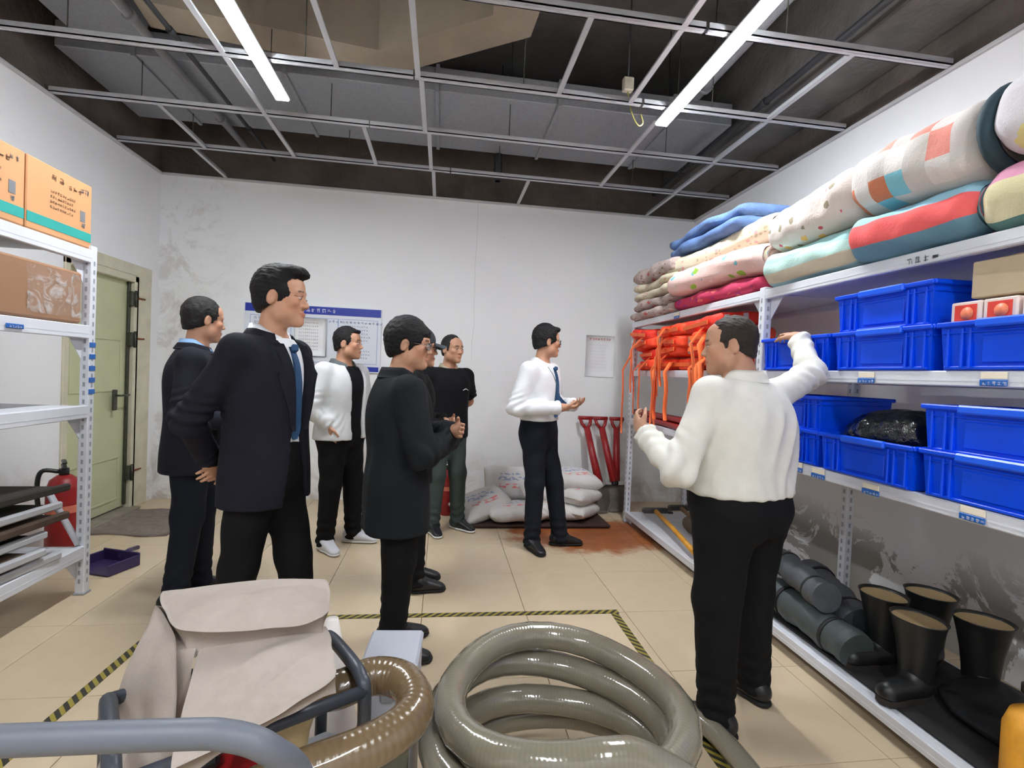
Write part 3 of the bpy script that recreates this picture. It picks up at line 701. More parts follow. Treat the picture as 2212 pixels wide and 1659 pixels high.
    # ---- upper garments
    def sleeves(f, r0, r1, r2, upto=1.0, short=False):
        for sd in (-1, 1):
            e, w, d, n, cu = arms[sd]; e = np.array(e); w = np.array(w); S = sh[sd]
            f.cap((lean[0]+sd*.06*s, lean[1], 1.408*s), S+[0, 0, .005], .046*s, .058*s*(.7+.3*g), .035)
            if short:
                m = S+(e-S)*.78; f.cap(S, m, r0*s, r0*s*1.02, .04); ax = (e-S)/np.linalg.norm(e-S); cut = m
            else:
                f.cap(S, e, r0*s, r1*s, .045); cut = e+(w-e)*upto; f.cap(e, cut+(cut-e)*.1, r1*s*.98, r2*s, .02); ax = (w-e)/np.linalg.norm(w-e)
            def fn(X, Y, Z, c=cut, a=ax): 
                t = (X-c[0])*a[0]+(Y-c[1])*a[1]+(Z-c[2])*a[2]; rr = np.sqrt((X-c[0])**2+(Y-c[1])**2+(Z-c[2])**2); return np.maximum(-t, rr-.105)
            f.ops.append(('s', fn, cut-.11, cut+.11, .003))
    def arm_folds(P, N):
        out = np.zeros(len(P))
        for sd in (-1, 1):
            e = np.array(arms[sd][0]); w = np.array(arms[sd][1]); S = sh[sd]; ax = (w-S)/np.linalg.norm(w-S); dd = np.linalg.norm(P-e, axis=1)
            out += .010*np.exp(-(dd/.11)**2)*np.sin((P-e) @ ax*85+5*np.sin(P[:, 2]*18))
            dw = np.linalg.norm(P-w, axis=1); ax2 = (w-e)/np.linalg.norm(w-e); out += .0065*np.exp(-(dw/.09)**2)*np.sin((P-w) @ ax2*120+3*np.sin(P[:, 0]*30))
        return out
    def bigf(P, N):
        q = (P[:, 0]-P[:, 2]*.42)*62+1.6*np.sin(P[:, 2]*6+P[:, 0]*4); r = 1-np.abs(np.sin(q*.5))*2; m = smoothstep(1.38*s, 1.28*s, P[:, 2])*smoothstep(.95*s, 1.02*s, P[:, 2])
        return arm_folds(P, N)*1.25+.013*(r*.5+.5)*m*(.55+.45*np.sin(P[:, 0]*9+P[:, 2]*5+1))+.002*smoothstep(1.10*s, 1.0*s, P[:, 2])*np.sin(np.arctan2(P[:, 1], P[:, 0])*17+P[:, 2]*20)
    nz = 1.440*s
    def collar_obj(mat, r=.062, hgt=.035, name='collar', par=None, open_=.35, th=.006, drop=.03):
        G = []; r = r*s*(1+fat*5); a0 = PI/2+open_; n = 30
        for i in range(n+1):
            a = a0+(2*PI-2*open_)*i/n; fr = max(0, math.sin(a)); row = []
            for j in range(7):
                u = j/6; flare = r+(.010 if u < .5 else .010+.020*(u-.5)*2)*s; z = nz+.015*s+hgt*s*(2*u if u < .5 else 2-2*u*(1+.12))-drop*s*fr*(1 if u < .5 else 1.25)
                row.append((nb[0]+math.cos(a)*flare*1.05, nb[1]+.004+math.sin(a)*flare*1.02+.012*s*fr*u, z))
            G.append(row)
        mb = MB(); mb.sheet(G, th); return mb.build(name, mat, par or body)
    if top == 'suit':
        f = Sdf(); f.loft(torso(s, g, .010, .92*s, 1.452*s, belly, 0, lean), .03)
        for sd in (-1, 1): f.cap((lean[0]+sd*.05, lean[1], 1.405*s), sh[sd], .044*s, .05*s, .03)
        fs = f; so = sdf_obj(f, 'shirt', shirt, body, .012, folds=.002, seed=seed); collar_obj(shirt, .062, .058, par=so, drop=.045)
        f = Sdf(); sleeves(f, .066, .058, .049, .97); f.loft(torso(s, g, .029, hem*s, 1.447*s, belly, .016, lean), .03)
        bz = 1.06*s
        def vcut(D, X, Y, Z):
            X = X-lean[0]*np.clip((Z/s-.9)/.5, 0, 1.1)
            w = np.where(Z > bz, .034+.040*np.clip((Z-bz)/(.36*s), 0, 1), .034+.06*np.clip((bz-Z)/(.3*s), 0, 1)); fr = np.where(Y > -.01+0*Z, 1., -1.)
            wedge = np.where(Y > -.005, np.abs(X)-w, .3); J = D.copy()
            D = np.maximum(D, -wedge)
            lw = np.where(Z > bz, .02+.055*np.clip((Z-bz)/(.28*s), 0, 1)*np.where(Z > 1.34*s, np.clip((1.455*s-Z)/(.06*s), .35, 1), 1), 0)
            lap = np.maximum(np.maximum(J-.008, -wedge), np.abs(X)-w-lw); lap = np.where((Y > -.005) & (Z > bz) & (Z < 1.435*s), lap, .3)
            return np.minimum(D, lap)
        f.fn(vcut); f.half((0, 0, hem*s+.004), (0, 0, -1), .006)
        jo = sdf_obj(f, 'suit_jacket', topc, body, .0092, (), 2, .005, 16, seed+2, (1, 1, .5), extra=arm_folds)
        collar_obj(topc, .072, .030, 'jacket_collar', jo, open_=.75, th=.009, drop=.02)
        for sd in (-1, 1):
            G = []
            for z in np.linspace(bz+.01, 1.425*s, 16):
                u = (z-bz)/(1.425*s-bz); w = .034+.040*min(1, (z-bz)/(.36*s)); lw = (.012+.062*min(1, u/.72))*(1 if u < .74 else .62); row = []
                for q in np.linspace(0, 1, 5):
                    x = sd*(w+.002+lw*q)+lean[0]; y = f.front_y(x, z); row.append((x, (y if y is not None else .08)+.007*(1-.3*q), z))
                G.append(row)
            G = np.array(G)
            for _ in range(2): G[1:-1, :, 1] = (G[:-2, :, 1]+2*G[1:-1, :, 1]+G[2:, :, 1])/4
            mb = MB(); mb.sheet(G[:, ::-1] if sd > 0 else G, .006); mb.build('lapel', topc, jo)
    elif top in ('shirt', 'polo'):
        z0 = (waist-.035)*s if top == 'shirt' else hem*s
        f = Sdf()
        if top == 'shirt': sleeves(f, .072, .062, .050, .98)
        else: sleeves(f, .075, .06, .05, short=True)
        f.loft(torso(s, g, .024 if top == 'shirt' else .022, z0, 1.452*s, belly, .004, lean), .03)
        f.half((0, 0, z0+.004), (0, 0, -1), .012)
        fs = f; so = sdf_obj(f, 'shirt' if top == 'shirt' else 'polo_shirt', topc, body, .0098, (), 1, .0055, 20, seed+2, (1, 1, .5), extra=(bigf if g > 1.15 else arm_folds))
        collar_obj(collar or topc, .061, .044, par=so, open_=.38, drop=.04)
    else:   # 'jacket' (closed) or 'bomber' (open over a tee)
        if top == 'bomber':
            f = Sdf(); f.loft(torso(s, g, .012, .90*s, 1.442*s, belly, 0, lean), .03); sdf_obj(f, 'tee_shirt', inner, body, .012, folds=.003, seed=seed)
        f = Sdf(); sleeves(f, .080, .070, .057, .98); f.loft(torso(s, g, .032, hem*s, 1.447*s, belly, .014, lean), .03)
        if top == 'bomber':
            def vc(D, X, Y, Z):
                w = .072+.012*np.clip((Z/s-1.2)/.25, -1, 1); return np.maximum(D, -np.where(Y > -.005, np.abs(X+.01)-w, .3))
            f.fn(vc)
        f.half((0, 0, hem*s+.004), (0, 0, -1), .008); fs = f
        jo = sdf_obj(f, 'jacket', topc, body, .0105, (), 1, .009, 24, seed+2, (1, 1, .6), extra=arm_folds)
        collar_obj(collar or topc, .072, .045, par=jo, open_=.5, th=.010, drop=.035)
    if tie is not None:
        def strip(pts, name, mat, par, th=.006, off=.006):
            G = []
            for (z, w, cx) in pts:
                row = []
                for u in np.linspace(-1, 1, 5):
                    y = fs.front_y(cx+lean[0]+u*w, z); y0 = fs.front_y(cx+lean[0], z); y = y if y is not None else y0
                    if y is None: y = .1
                    row.append((cx+lean[0]+u*w, max(y, (y0 or y)-.02)+off, z))
                G.append(row)
            G = np.array(G)
            for _ in range(3): G[1:-1, :, 1] = (G[:-2, :, 1]+2*G[1:-1, :, 1]+G[2:, :, 1])/4
            mb = MB(); mb.sheet(G, th); return mb.build(name, mat, par)
        zt = 1.415*s; zb = 1.03*s
        to = strip([(zt-(zt-zb)*i/16, (.017+.022*i/16)*(1 if i < 15 else .35 if i == 16 else .75), 0) for i in range(17)], 'tie', tie, body)
        mb = MB(); y = fs.front_y(lean[0], 1.40*s) or .1; mb.box((lean[0], y+.012, 1.412*s), (.036, .024, .034), .008); mb.build('knot', tie, to)
    if lanyard:
        mb = MB(); pts = []
        for i in range(13):
            u = i/12; x = .085-.10*u; z = 1.42*s-.20*s*u; y = fs.front_y(x, z); pts.append((x, (y or .1)+.006, z))
        mb.tube(pts, .004, 6, flat=.5); mb.build('lanyard', M('lanyard_cord', srgb(110, 140, 140), .6), body)
    if logo:
        mb = MB(); y = fs.front_y(-.09, 1.27*s) or .12; mb.tube(spline([(-.12, y+.003, 1.262*s), (-.09, y+.007, 1.275*s), (-.06, y+.006, 1.262*s)], 5), [.002]+[.004]*9+[.002], 6); mb.build('logo', M('logo_grey', srgb(190, 190, 195), .6), body)
    if glasses is not None:
        mb = MB(); W = lambda p: tuple(Rh @ (np.array(p)*hs)+hc)
        for sd in (-1, 1):
            pts = [W((sd*.035+.023*math.copysign(abs(math.cos(a))**.6, math.cos(a)), .106-.02*abs(math.cos(a)*.5+sd*.5)**2*.6, -.006+.0175*math.copysign(abs(math.sin(a))**.7, math.sin(a)))) for a in np.linspace(0, 2*PI, 25)[:-1]]
            mb.tube(pts, .0016, 6, closed=True)
            mb.tube([W((sd*.059, .096, .002)), W((sd*.073, .06, .004)), W((sd*(.080+fat*.4), .0, .006)), W((sd*(.079+fat*.4), -.02, -.006))], .0016, 6)
        mb.tube([W((-.012, .107, .0)), W((0, .110, .003)), W((.012, .107, .0))], .0015, 6)
        go = mb.build('glasses', glasses, body)
        for sd in (-1, 1):
            G = [[W((sd*.035+.021*u, .1045-.008*max(0, sd*u), -.006+.0155*v)) for v in np.linspace(-1, 1, 3)] for u in np.linspace(-1, 1, 4)]
            lb = MB(); lb.sheet(G, .001); lb.build('lens', M('lens_glass', (.9, .93, .95, 1), .03, 0, bump=0, trans=.95), go)
    if cap is not None:
        f = Sdf(); f.frame(Rh, hc, hs); f.ell((0, -.012, .045), (.092, .112, .098), 0); f.half((0, 0, .032), (0, -.12, -1), .004)
        co = sdf_obj(f, 'cap', cap, body, .008)
        G = [[tuple(Rh @ (np.array((x*.085, .088+r*.085*(1-.35*x*x), .034-.018*r-.022*x*x))*hs)+hc) for r in np.linspace(0, 1, 5)] for x in np.linspace(-1, 1, 11)]
        mb = MB(); mb.sheet(G, .005); mb.build('brim', cap, co)
    return body
# ================================================================== RACKS AND WHAT STANDS ON THEM
m_rack = M('rack_white', srgb(212, 214, 222), .35, .05, 4, .04, 40); m_deck = M('rack_deck', srgb(206, 208, 214), .45, .06, 4, .04, 40); m_slot = M('slot_dark', srgb(150, 152, 160), .8)
m_tagb = M('clip_blue', srgb(28, 96, 176), .4, .06); m_tagw = M('clip_card', srgb(232, 222, 202), .7, .04); m_ink = M('ink_grey', srgb(120, 122, 126), .8, .1); m_inkb = M('ink_brown', srgb(120, 88, 62), .8, .1); m_inkw = M('ink_white', srgb(206, 210, 232), .7, .03); m_inkblue = M('ink_blue', srgb(110, 126, 176), .8, .05); m_inkr = M('ink_red', srgb(214, 120, 96), .8, .08)
def glyphs(mb, o, rt, up, n, h, adv=1.1, rng=random, th=.0012, wgt=.11):
    """a run of n small stroke-built characters, too blurred in the photo to be read"""
    o = Vector(o); rt = Vector(rt).normalized(); up = Vector(up).normalized(); nn = rt.cross(up)
    for i in range(n):
        c = o+rt*(h*adv*i)
        for k in range(rng.choice((4, 5, 6))):
            if rng.random() < .55: a = c+up*h*(.1+.8*rng.random())+rt*h*.05; b = a+rt*h*(.45+.4*rng.random()); w = up*h*wgt/2
            else: a = c+rt*h*(.1+.7*rng.random())+up*h*.05; b = a+up*h*(.4+.5*rng.random()); w = rt*h*wgt/2
            mb._add([a-w+nn*th, b-w+nn*th, b+w+nn*th, a+w+nn*th], [(0, 1, 2, 3)])
def post(par, x, y, h, w=.05, sx=1):
    b = MB(); b.box((x, y, h/2), (w, w, h), .004); p = b.build('post', m_rack, par); b = MB()
    for k in range(int((h-.1)/.05)): b.box((x-sx*(w/2), y, .08+.05*k), (.003, .012, .026)); b.box((x, y-w/2, .08+.05*k), (.012, .003, .026))
    b.build('slots', m_slot, p)['kind'] = 'stuff'; b = MB(); b.box((x, y, .006), (w+.012, w+.012, .012), .003); b.build('foot', m_slot, p); return p
def rack(name, label, loc, xf, xr, ys, levels, h, sx, bh=.055):
    """xf front x, xr rear x (both relative to loc)"""
    o = tag(empty(name, loc), label, 'shelf rack')
    for y in ys:
        for x in (xf+sx*.025, xr-sx*.025): post(o, x, y, h, .05, sx)
    for (y0, y1) in zip(ys[:-1], ys[1:]):
        for z in levels:
            yc = (y0+y1)/2; L = abs(y1-y0)-.05
            for x in (xf+sx*.018, xr-sx*.018):
                b = MB(); b.box((x, yc, z-bh/2), (.034, L, bh), .004); b.box((x-sx*.012, yc, z-bh*.62), (.012, L, .006)); bm = b.build('beam', m_rack, o)
            b = MB(); b.box(((xf+xr)/2, yc, z-.012), (abs(xr-xf)-.07, L, .016), .003); b.build('deck', m_deck, o)
            for yy, s2 in ((min(y0, y1)+.03, 1), (max(y0, y1)-.03, -1)):
                b = MB(); b._add([(xf+sx*.038, yy, z-bh), (xf+sx*.038, yy+s2*.10, z-bh), (xf+sx*.038, yy, z-bh-.12), (xf+sx*.041, yy, z-bh), (xf+sx*.041, yy+s2*.10, z-bh), (xf+sx*.041, yy, z-bh-.12)], [(0, 1, 2), (5, 4, 3), (0, 3, 4, 1), (1, 4, 5, 2), (2, 5, 3, 0)]); b.build('gusset', m_rack, o)
    return o
RX = 1.81
rr = rack('shelf_rack', 'long white steel shelf rack along the right wall, stacked with quilts and blue crates', (RX, 2.69, 0), 0, .65, (1.98, 0, -1.98), (1.94, 1.476, 1.01, .11), 1.955, 1)
for y in (2.67, .70, 4.66):   # diagonal rear braces
    pass
def tagclip(par, x, y, z, sx, w=.085, label=None, card=True):
    b = MB(); b.box((x-sx*.004, y, z-.012), (.006, w, .022), .002); c = b.build('clip', m_tagb, par)
    if card: b = MB(); b.box((x-sx*.003, y, z+.012), (.004, w*.95, .024), .001); b.build('card', m_tagw, c)
    b = MB(); glyphs(b, (x-sx*.0072, y+w*.36*sx, z-.021), (0, -sx, 0), (0, 0, 1), 5, .014); b.build('print', m_inkw, c)
for y, z in ((1.935, 1.445), (1.43, 1.448), (2.18, .98), (1.88, .975), (1.47, .985), (3.42, 1.445), (3.75, 1.905), (2.33, .985)): tagclip(rr, 0, y-2.69, z, 1)
b = MB(); glyphs(b, (-.0012, 1.775-2.69, 1.893), (0, -1, 0), (0, 0, 1), 4, .028, 1.25); b.build('beam_print', m_ink, rr)
# ---- blue crates
m_crate = M('crate_blue', srgb(0, 72, 224), .36, .06, 5, .04, 60, spec=.3); m_crate2 = M('crate_blue_lip', srgb(10, 92, 240), .33, .05, 5, .03, 60)
CL, CD, CH = .485, .40, .172
def make_crate():
    o = empty('storage_crate'); b = MB(); t = .006; tp = .018
    def wl(p0, p1, q0, q1):   # outer bottom pair, outer top pair
        pass
    B = [(tp, CL/2-tp), (CD-tp, CL/2-tp), (CD-tp, -CL/2+tp), (tp, -CL/2+tp)]; T = [(.008, CL/2-.008), (CD-.008, CL/2-.008), (CD-.008, -CL/2+.008), (.008, -CL/2+.008)]
    V = []; ins = lambda P: [(x+(t if x < CD/2 else -t), y+(t if y < 0 else -t)) for x, y in P]
    for P, z in ((B, 0), (T, CH), (ins(T), CH), (ins(B), .008)): V += [(x, y, z) for x, y in P]
    F = [(3, 2, 1, 0), (12, 13, 14, 15)]
    for a in (0, 4, 8):
        for k in range(4): F.append((a+k, a+(k+1) % 4, a+4+(k+1) % 4, a+4+k))
    b._add(V, [f[::-1] for f in F]); b.build('body', m_crate, o)
    b = MB()
    for (cx, cy, dx, dy) in ((0, 0, .022, CL), (CD, 0, .022, CL), (CD/2, CL/2, CD, .022), (CD/2, -CL/2, CD, .022)): b.box((cx+(.004 if cx == 0 else -.004 if cx == CD else 0), cy-(.004*np.sign(cy)), CH-.009), (dx, dy-.0, .018), .004); b.box((cx+(.010 if cx == 0 else -.010 if cx == CD else 0), cy-(.010*np.sign(cy)), CH-.040), (dx*.6 if dx < .1 else dx-.03, dy*.6 if dy < .1 else dy-.03, .006), .002)
    b.build('rim', m_crate, o)
    b = MB()
    rb_ = MB(); rb_.box((0, 0, 0), (.016, .010, CH-.03), .003); rb_ = rb_.mesh('rib', m_crate)
    for y in (-.205, -.155, -.128, .128, .155, .205): mesh_obj('rib', rb_, o, (.010, y, CH/2-.008))
    for x in (.05, .12, .28, .35): mesh_obj('rib', rb_, o, (x, CL/2-.011, CH/2-.01), (0, 0, PI/2))
    b.box((.016, 0, .008), (.02, CL-.05, .012), .003); b.build('foot_bead', m_crate, o)
    b = MB(); b.box((-.004, -.01, CH-.012), (.022, .225, .030), .006); b.build('grip_lip', m_crate2, o)
    b = MB(); b.box((.012, -.01, CH*.42), (.008, .20, CH*.55), .004); b.build('label_panel', m_crate, o)
    return o
crate0 = make_crate(); used = [False]
def crate(y, z, label, x=1.80, rz=0):
    c = crate0 if not used[0] else copy_tree(crate0); used[0] = True; c.location = (x, y, z); c.rotation_euler = (0, 0, rz); tag(c, label, 'crate', 'blue storage crates'); return c
Z2, Z3 = 1.478, 1.012
crate(2.39, Z2, 'blue plastic crate under the hand of the heavy person', 1.79, .02)
crate(1.885, Z2, 'blue plastic crate on the middle shelf carrying another crate on its rim')
crate(1.885, Z2+CH-.004, 'topmost blue plastic crate, alone on top of another on the middle shelf', 1.80, -.015)
crate(1.385, Z2, 'blue plastic crate holding red and white packets on the middle shelf')
crate(2.42, Z3, 'blue plastic crate low behind the white shirt, under another crate')
crate(2.42, Z3+CH-.004, 'blue plastic crate stacked on another behind the white shirt', 1.80)
crate(1.925, Z3, 'blue plastic crate with a shiny black bag in it', 1.79)
crate(1.425, Z3, 'blue plastic crate at the bottom of the near stack on the lower shelf')
crate(1.425, Z3+CH-.004, 'blue plastic crate on top of the near stack on the lower shelf', 1.80, .01)
crate(.93, Z2, 'blue plastic crate on the middle shelf cut by the right picture edge')
crate(.93, Z3, 'blue plastic crate on the lower shelf cut by the right picture edge')
crate(2.42, Z2+.0, 'blue plastic crate', 1.80) if False else None
# black bag in the crate
m_bag = M('bag_black', srgb(20, 24, 26), .18, .15, 8, .5, 26, .02, spec=.7)
f = Sdf(); f.ell((0, 0, 0), (.15, .20, .11), .03); f.ell((-.03, -.10, .03), (.10, .09, .09), .03); f.ell((-.02, .12, -.01), (.1, .1, .07), .03)
bag = sdf_obj(f, 'plastic_bag', m_bag, None, .011, (), 1, .014, 46, 5, extra=lambda P, N: -.010*np.abs(wave_noise(P, 70, 8, 2))); bag.location = (1.97, 1.93, 1.20); tag(bag, 'shiny black plastic bag heaped in a blue crate', 'bag')
# cartons and packets over the near crate
m_card2 = M('carton_beige', srgb(196, 178, 148), .75, .06, 4, .1, 60); m_pkw = M('packet_white', srgb(232, 214, 204), .5, .04); m_pkr = M('packet_red', srgb(222, 60, 44), .45, .08, 20); m_pko = M('packet_print', srgb(240, 130, 90), .5, .2, 60)
b = MB(); b.box((0, 0, .065), (.27, .30, .13), .004); o = b.build('carton', m_card2, None, (2.00, 1.42, 1.735), (0, 0, .05)); tag(o, 'plain beige carton lying over the red and white packets', 'carton')
b = MB(); b.box((0, 0, .1302), (.27, .05, .001)); b.build('tape', M('tape_clear', srgb(205, 190, 160), .25), o)
for i, (y, w, lb) in enumerate(((1.545, .105, 'small white packet with a red picture, leftmost under the beige carton'), (1.435, .105, 'small white packet with a red picture, between two others under the carton'), (1.27, .20, 'wide red and white packet at the right end over the near crate'))):
    b = MB(); b.box((.06, 0, .115), (.14, w, .23), .004); o = b.build('packet', m_pkw, None, (1.83, y, 1.49)); tag(o, lb, 'packet', 'red and white packets')
    b = MB(); b.box((-.0105, 0, .190), (.002, w*.72, .058), .0005); p = b.build('picture', m_pkr, o)
    for k in range(1 if w < .15 else 2):
        b = MB(); b.lathe([(.0001, .0), (.022, .0), (.022, .0012), (.0001, .0012)], n=16); q = b.build('emblem', m_pko if w < .15 else m_pkw, p, (-.0118, (k-.5)*.07 if w > .15 else -.006, .188), (0, -PI/2, 0))
b = MB(); b.box((.06, 0, .06), (.16, .14, .12), .006); o = b.build('packet', M('packet_yellow', srgb(240, 190, 40), .5), None, (1.93, 1.15, 1.72)); tag(o, 'yellow and red packet at the right picture edge beside the beige carton', 'packet')
b = MB(); b.box((-.0205, 0, .085), (.002, .135, .05)); b.build('picture', m_pkr, o)

# ---- quilts
def uvc(t): return t.n('ShaderNodeTexCoord').outputs['UV']
def q_finish(t, c):
    t.base(c); t.rough(.9); v = t.coord('Object'); t.bump(t.math('ADD', t.noise(v, 24, 4), t.math('MULTIPLY', t.noise(v, 140, 3), .4)), .35, .012); t.b.inputs['Specular IOR Level'].default_value = .15; return t.mat
def q_floral(name, base, cols, scale=16, size=.33, base2=None):
    t = NT(name); u = uvc(t); n = t.noise(u, 6, 3); c = t.mix(n, srgb(*base), srgb(*(base2 or base)))
    for i, col in enumerate(cols):
        m = t.n('ShaderNodeMapping'); m.inputs['Location'].default_value = (i*3.7, i*1.9, i); t.l(u, m.inputs[0])
        vo = t.voro(m.outputs[0], scale*(1-.18*i)); sel = t.math('GREATER_THAN', t.sep(vo.outputs['Color'])[0], .45)
        d = t.math('ADD', vo.outputs['Distance'], t.math('MULTIPLY', t.math('SUBTRACT', t.noise(m.outputs[0], scale*3, 2), .5), .25))
        c = t.mix(t.math('MULTIPLY', t.math('LESS_THAN', d, size), sel), c, srgb(*col))
    return q_finish(t, c)
def q_stripe(name, stops):
    t = NT(name); u = uvc(t); x, y, z = t.sep(u); w = t.math('ADD', y, t.math('MULTIPLY', t.math('SUBTRACT', t.noise(u, 5, 2), .5), .03)); return q_finish(t, t.ramp(w, [(p, srgb(*c)) for p, c in stops], 'CONSTANT'))
def q_patch(name, cols, nx=9, ny=8):
    t = NT(name); u = uvc(t); m = t.n('ShaderNodeMapping'); m.inputs['Scale'].default_value = (nx, ny, 1); t.l(u, m.inputs[0]); s_ = t.n('ShaderNodeVectorMath'); s_.operation = 'FLOOR'; t.l(m.outputs[0], s_.inputs[0])
    wn = t.n('ShaderNodeTexWhiteNoise'); wn.noise_dimensions = '2D'; t.l(s_.outputs[0], wn.inputs['Vector']); k = len(cols)
    c = t.ramp(wn.outputs['Value'], [(i/k, srgb(*q)) for i, q in enumerate(cols)], 'CONSTANT'); n = t.noise(u, 60, 3); c = t.mix(t.math('MULTIPLY', n, .35), c, srgb(196, 188, 182)); return q_finish(t, c)
def quilt_roll(label, x, y0, y1, z, rx, rz, mat, seed, bend=.02, turns=2.2, tilt=0.0):
    rng = np.random.RandomState(seed); nu, nv = 34, 40; L = y1-y0; V = []; uv = []; ph = rng.rand(6)*6.28
    for i in range(nu+1):
        u = i/nu; y = y0+L*u; e = min(u, 1-u)*L; k = 1-.22*max(0, 1-e/.06)**2
        for j in range(nv):
            a = 2*PI*j/nv; w = 1+.035*math.sin(3*a+ph[0]+4*u)+.025*math.sin(u*L*38+ph[1]+2*math.sin(a))*(.4+.6*abs(math.sin(a*1.5+ph[2])))+.02*math.sin(7*a+ph[3]+9*u)
            ca, sa = math.cos(a), math.sin(a); px = math.copysign(abs(ca)**.85, ca)*rx*w*k; pz = math.copysign(abs(sa)**.85, sa)*rz*w*k
            if sa < -.75: pz = max(pz, -rz*.97)
            V.append((x+px+bend*math.sin(u*PI+ph[4]), y, z+pz+tilt*(u-.5)*L+.4*bend*math.sin(u*5+ph[5]))); uv.append((u*L, (a/(2*PI)+.25) % 1.0))
    F = [(i*nv+j, i*nv+(j+1) % nv, (i+1)*nv+(j+1) % nv, (i+1)*nv+j) for i in range(nu) for j in range(nv)]
    o = mesh_obj('rolled_quilt', raw_mesh('rolled_quilt', V, F, True, [mat], uv=uv)); tag(o, label, 'quilt', 'quilts on the top shelf')
    for i0, sg in ((0, 1), (nu, -1)):      # spiral of the rolled layers at each end
        b = MB(); c0 = np.mean(np.array(V[i0*nv:(i0+1)*nv]), axis=0); pts = []
        for q in range(int(turns*18)):
            a = q/18*2*PI; rr_ = 1-.82*q/(turns*18); pts.append((c0[0]+math.cos(a)*rx*.74*rr_, c0[1]+sg*.012, c0[2]+math.sin(a)*rz*.74*rr_))
        b.tube(pts, min(rx, rz)*.20, 8); b.build('rolled_end', mat, o)
    return o
def quilt_fold(label, x0, x1, y0, y1, z0, th, mat, seed, layers=2, sag=.0):
    rng = np.random.RandomState(seed); o = tag(empty('folded_quilt', ((x0+x1)/2, (y0+y1)/2, z0)), label, 'quilt', 'quilts on the top shelf'); hx = (x1-x0)/2; hy = (y1-y0)/2; t1 = th/layers
    for l in range(layers):
        V = []; uv = []; nu, nv = 26, 26; ph = rng.rand(6)*6.28
        for i in range(nu+1):
            u = i/nu*2-1; e = (1-abs(u)**10)**.5*.18+.82 if abs(u) < 1 else .82
            for j in range(nv):
                a = 2*PI*j/nv; ca, sa = math.cos(a), math.sin(a); px = math.copysign(abs(ca)**.35, ca)*(hx+.012*math.sin(5*u+ph[0]))*(1 if l % 2 == 0 else .97); pz = math.copysign(abs(sa)**.75, sa)*t1*.56*(1+.14*math.sin(7*u+ph[1]+ca*2))*e
                V.append((px+.010*math.sin(9*u+ph[2]), u*hy, t1*(l+.5)+pz+.010*math.sin(4*u+ph[3])*(1 if l else 0)-sag*(u**2)*.02)); uv.append(((u+1)*hy, (a/(2*PI)+.25) % 1))
        F = [(i*nv+j, i*nv+(j+1) % nv, (i+1)*nv+(j+1) % nv, (i+1)*nv+j) for i in range(nu) for j in range(nv)]+[tuple(range(nv))[::-1], tuple(nu*nv+k for k in range(nv))]
        mesh_obj('fold', raw_mesh('fold', V, F, True, [mat], uv=uv), o)
    return o
q_mint = q_stripe('quilt_mint', [(0, (206, 196, 182)), (.42, (196, 222, 214)), (.60, (160, 204, 204)), (.71, (186, 218, 210)), (.78, (206, 194, 172)), (.88, (160, 190, 200))])
q_coral = q_stripe('quilt_coral', [(0, (104, 140, 158)), (.45, (168, 206, 216)), (.56, (150, 194, 212)), (.675, (236, 104, 104)), (.80, (104, 140, 158)), (.95, (96, 130, 150))])
q_yel = q_stripe('quilt_yellow', [(0, (96, 132, 136)), (.45, (206, 190, 186)), (.55, (218, 154, 182)), (.69, (220, 210, 170)), (.77, (222, 214, 178)), (.86, (96, 132, 128))])
q_flo = q_floral('quilt_white_floral', (226, 214, 206), ((206, 96, 104), (150, 140, 120), (236, 186, 110)), 13, .20, (214, 204, 198))
q_pat = q_patch('quilt_patchwork', ((214, 206, 202), (224, 218, 214), (200, 192, 188), (206, 110, 64), (222, 214, 208), (206, 200, 196), (236, 140, 126), (214, 208, 204), (110, 196, 216), (216, 208, 204), (206, 198, 192), (226, 220, 216)), 12, 9)
q_teal = q_floral('quilt_teal_floral', (212, 206, 214), ((64, 164, 176), (226, 214, 150)), 6, .30, (226, 222, 226))
q_pink = q_floral('quilt_pink', (228, 186, 180), ((236, 214, 208), (120, 180, 190), (150, 190, 80)), 9, .20, (232, 204, 196))
q_cream = q_floral('quilt_cream', (204, 192, 164), ((180, 168, 140), (214, 160, 160)), 20, .30, (214, 206, 186))
q_grey = q_floral('quilt_grey_pink', (168, 150, 146), ((140, 110, 106), (196, 180, 172), (190, 90, 84)), 18, .32, (186, 168, 162))
q_blue = M('quilt_denim', srgb(88, 116, 164), .9, .28, 7, .5, 40, .01)
q_mag = q_floral('quilt_magenta', (196, 70, 90), ((160, 60, 120), (220, 110, 110)), 14, .34, (186, 60, 100))
q_long = q_stripe('quilt_long_pink', [(0, (204, 120, 130)), (.5, (222, 150, 150)), (.62, (232, 110, 116)), (.70, (226, 196, 170)), (.78, (206, 190, 160)), (.86, (150, 60, 74))])
T = 1.94
quilt_roll('mint and blue striped quilt roll on the top shelf, beside the post', 1.92, 2.06, 2.66, T+.105, .14, .105, q_mint, 1)
quilt_roll('quilt roll with a broad coral stripe on the top shelf', 1.91, 1.52, 2.05, T+.108, .14, .108, q_coral, 2)
quilt_roll('cream and pink quilt roll at the right end of the bottom row', 1.91, .86, 1.50, T+.115, .15, .115, q_yel, 3)
quilt_roll('white quilt roll with small flowers, second row of the top shelf', 1.93, 2.04, 2.68, T+.335, .15, .128, q_flo, 4, tilt=-.03)
quilt_roll('patchwork quilt roll of orange, coral and blue squares', 1.92, 1.50, 2.05, T+.352, .16, .145, q_pat, 5)
quilt_roll('quilt roll with big teal flowers, second row at the right edge', 1.90, .84, 1.44, T+.36, .16, .140, q_teal, 6)
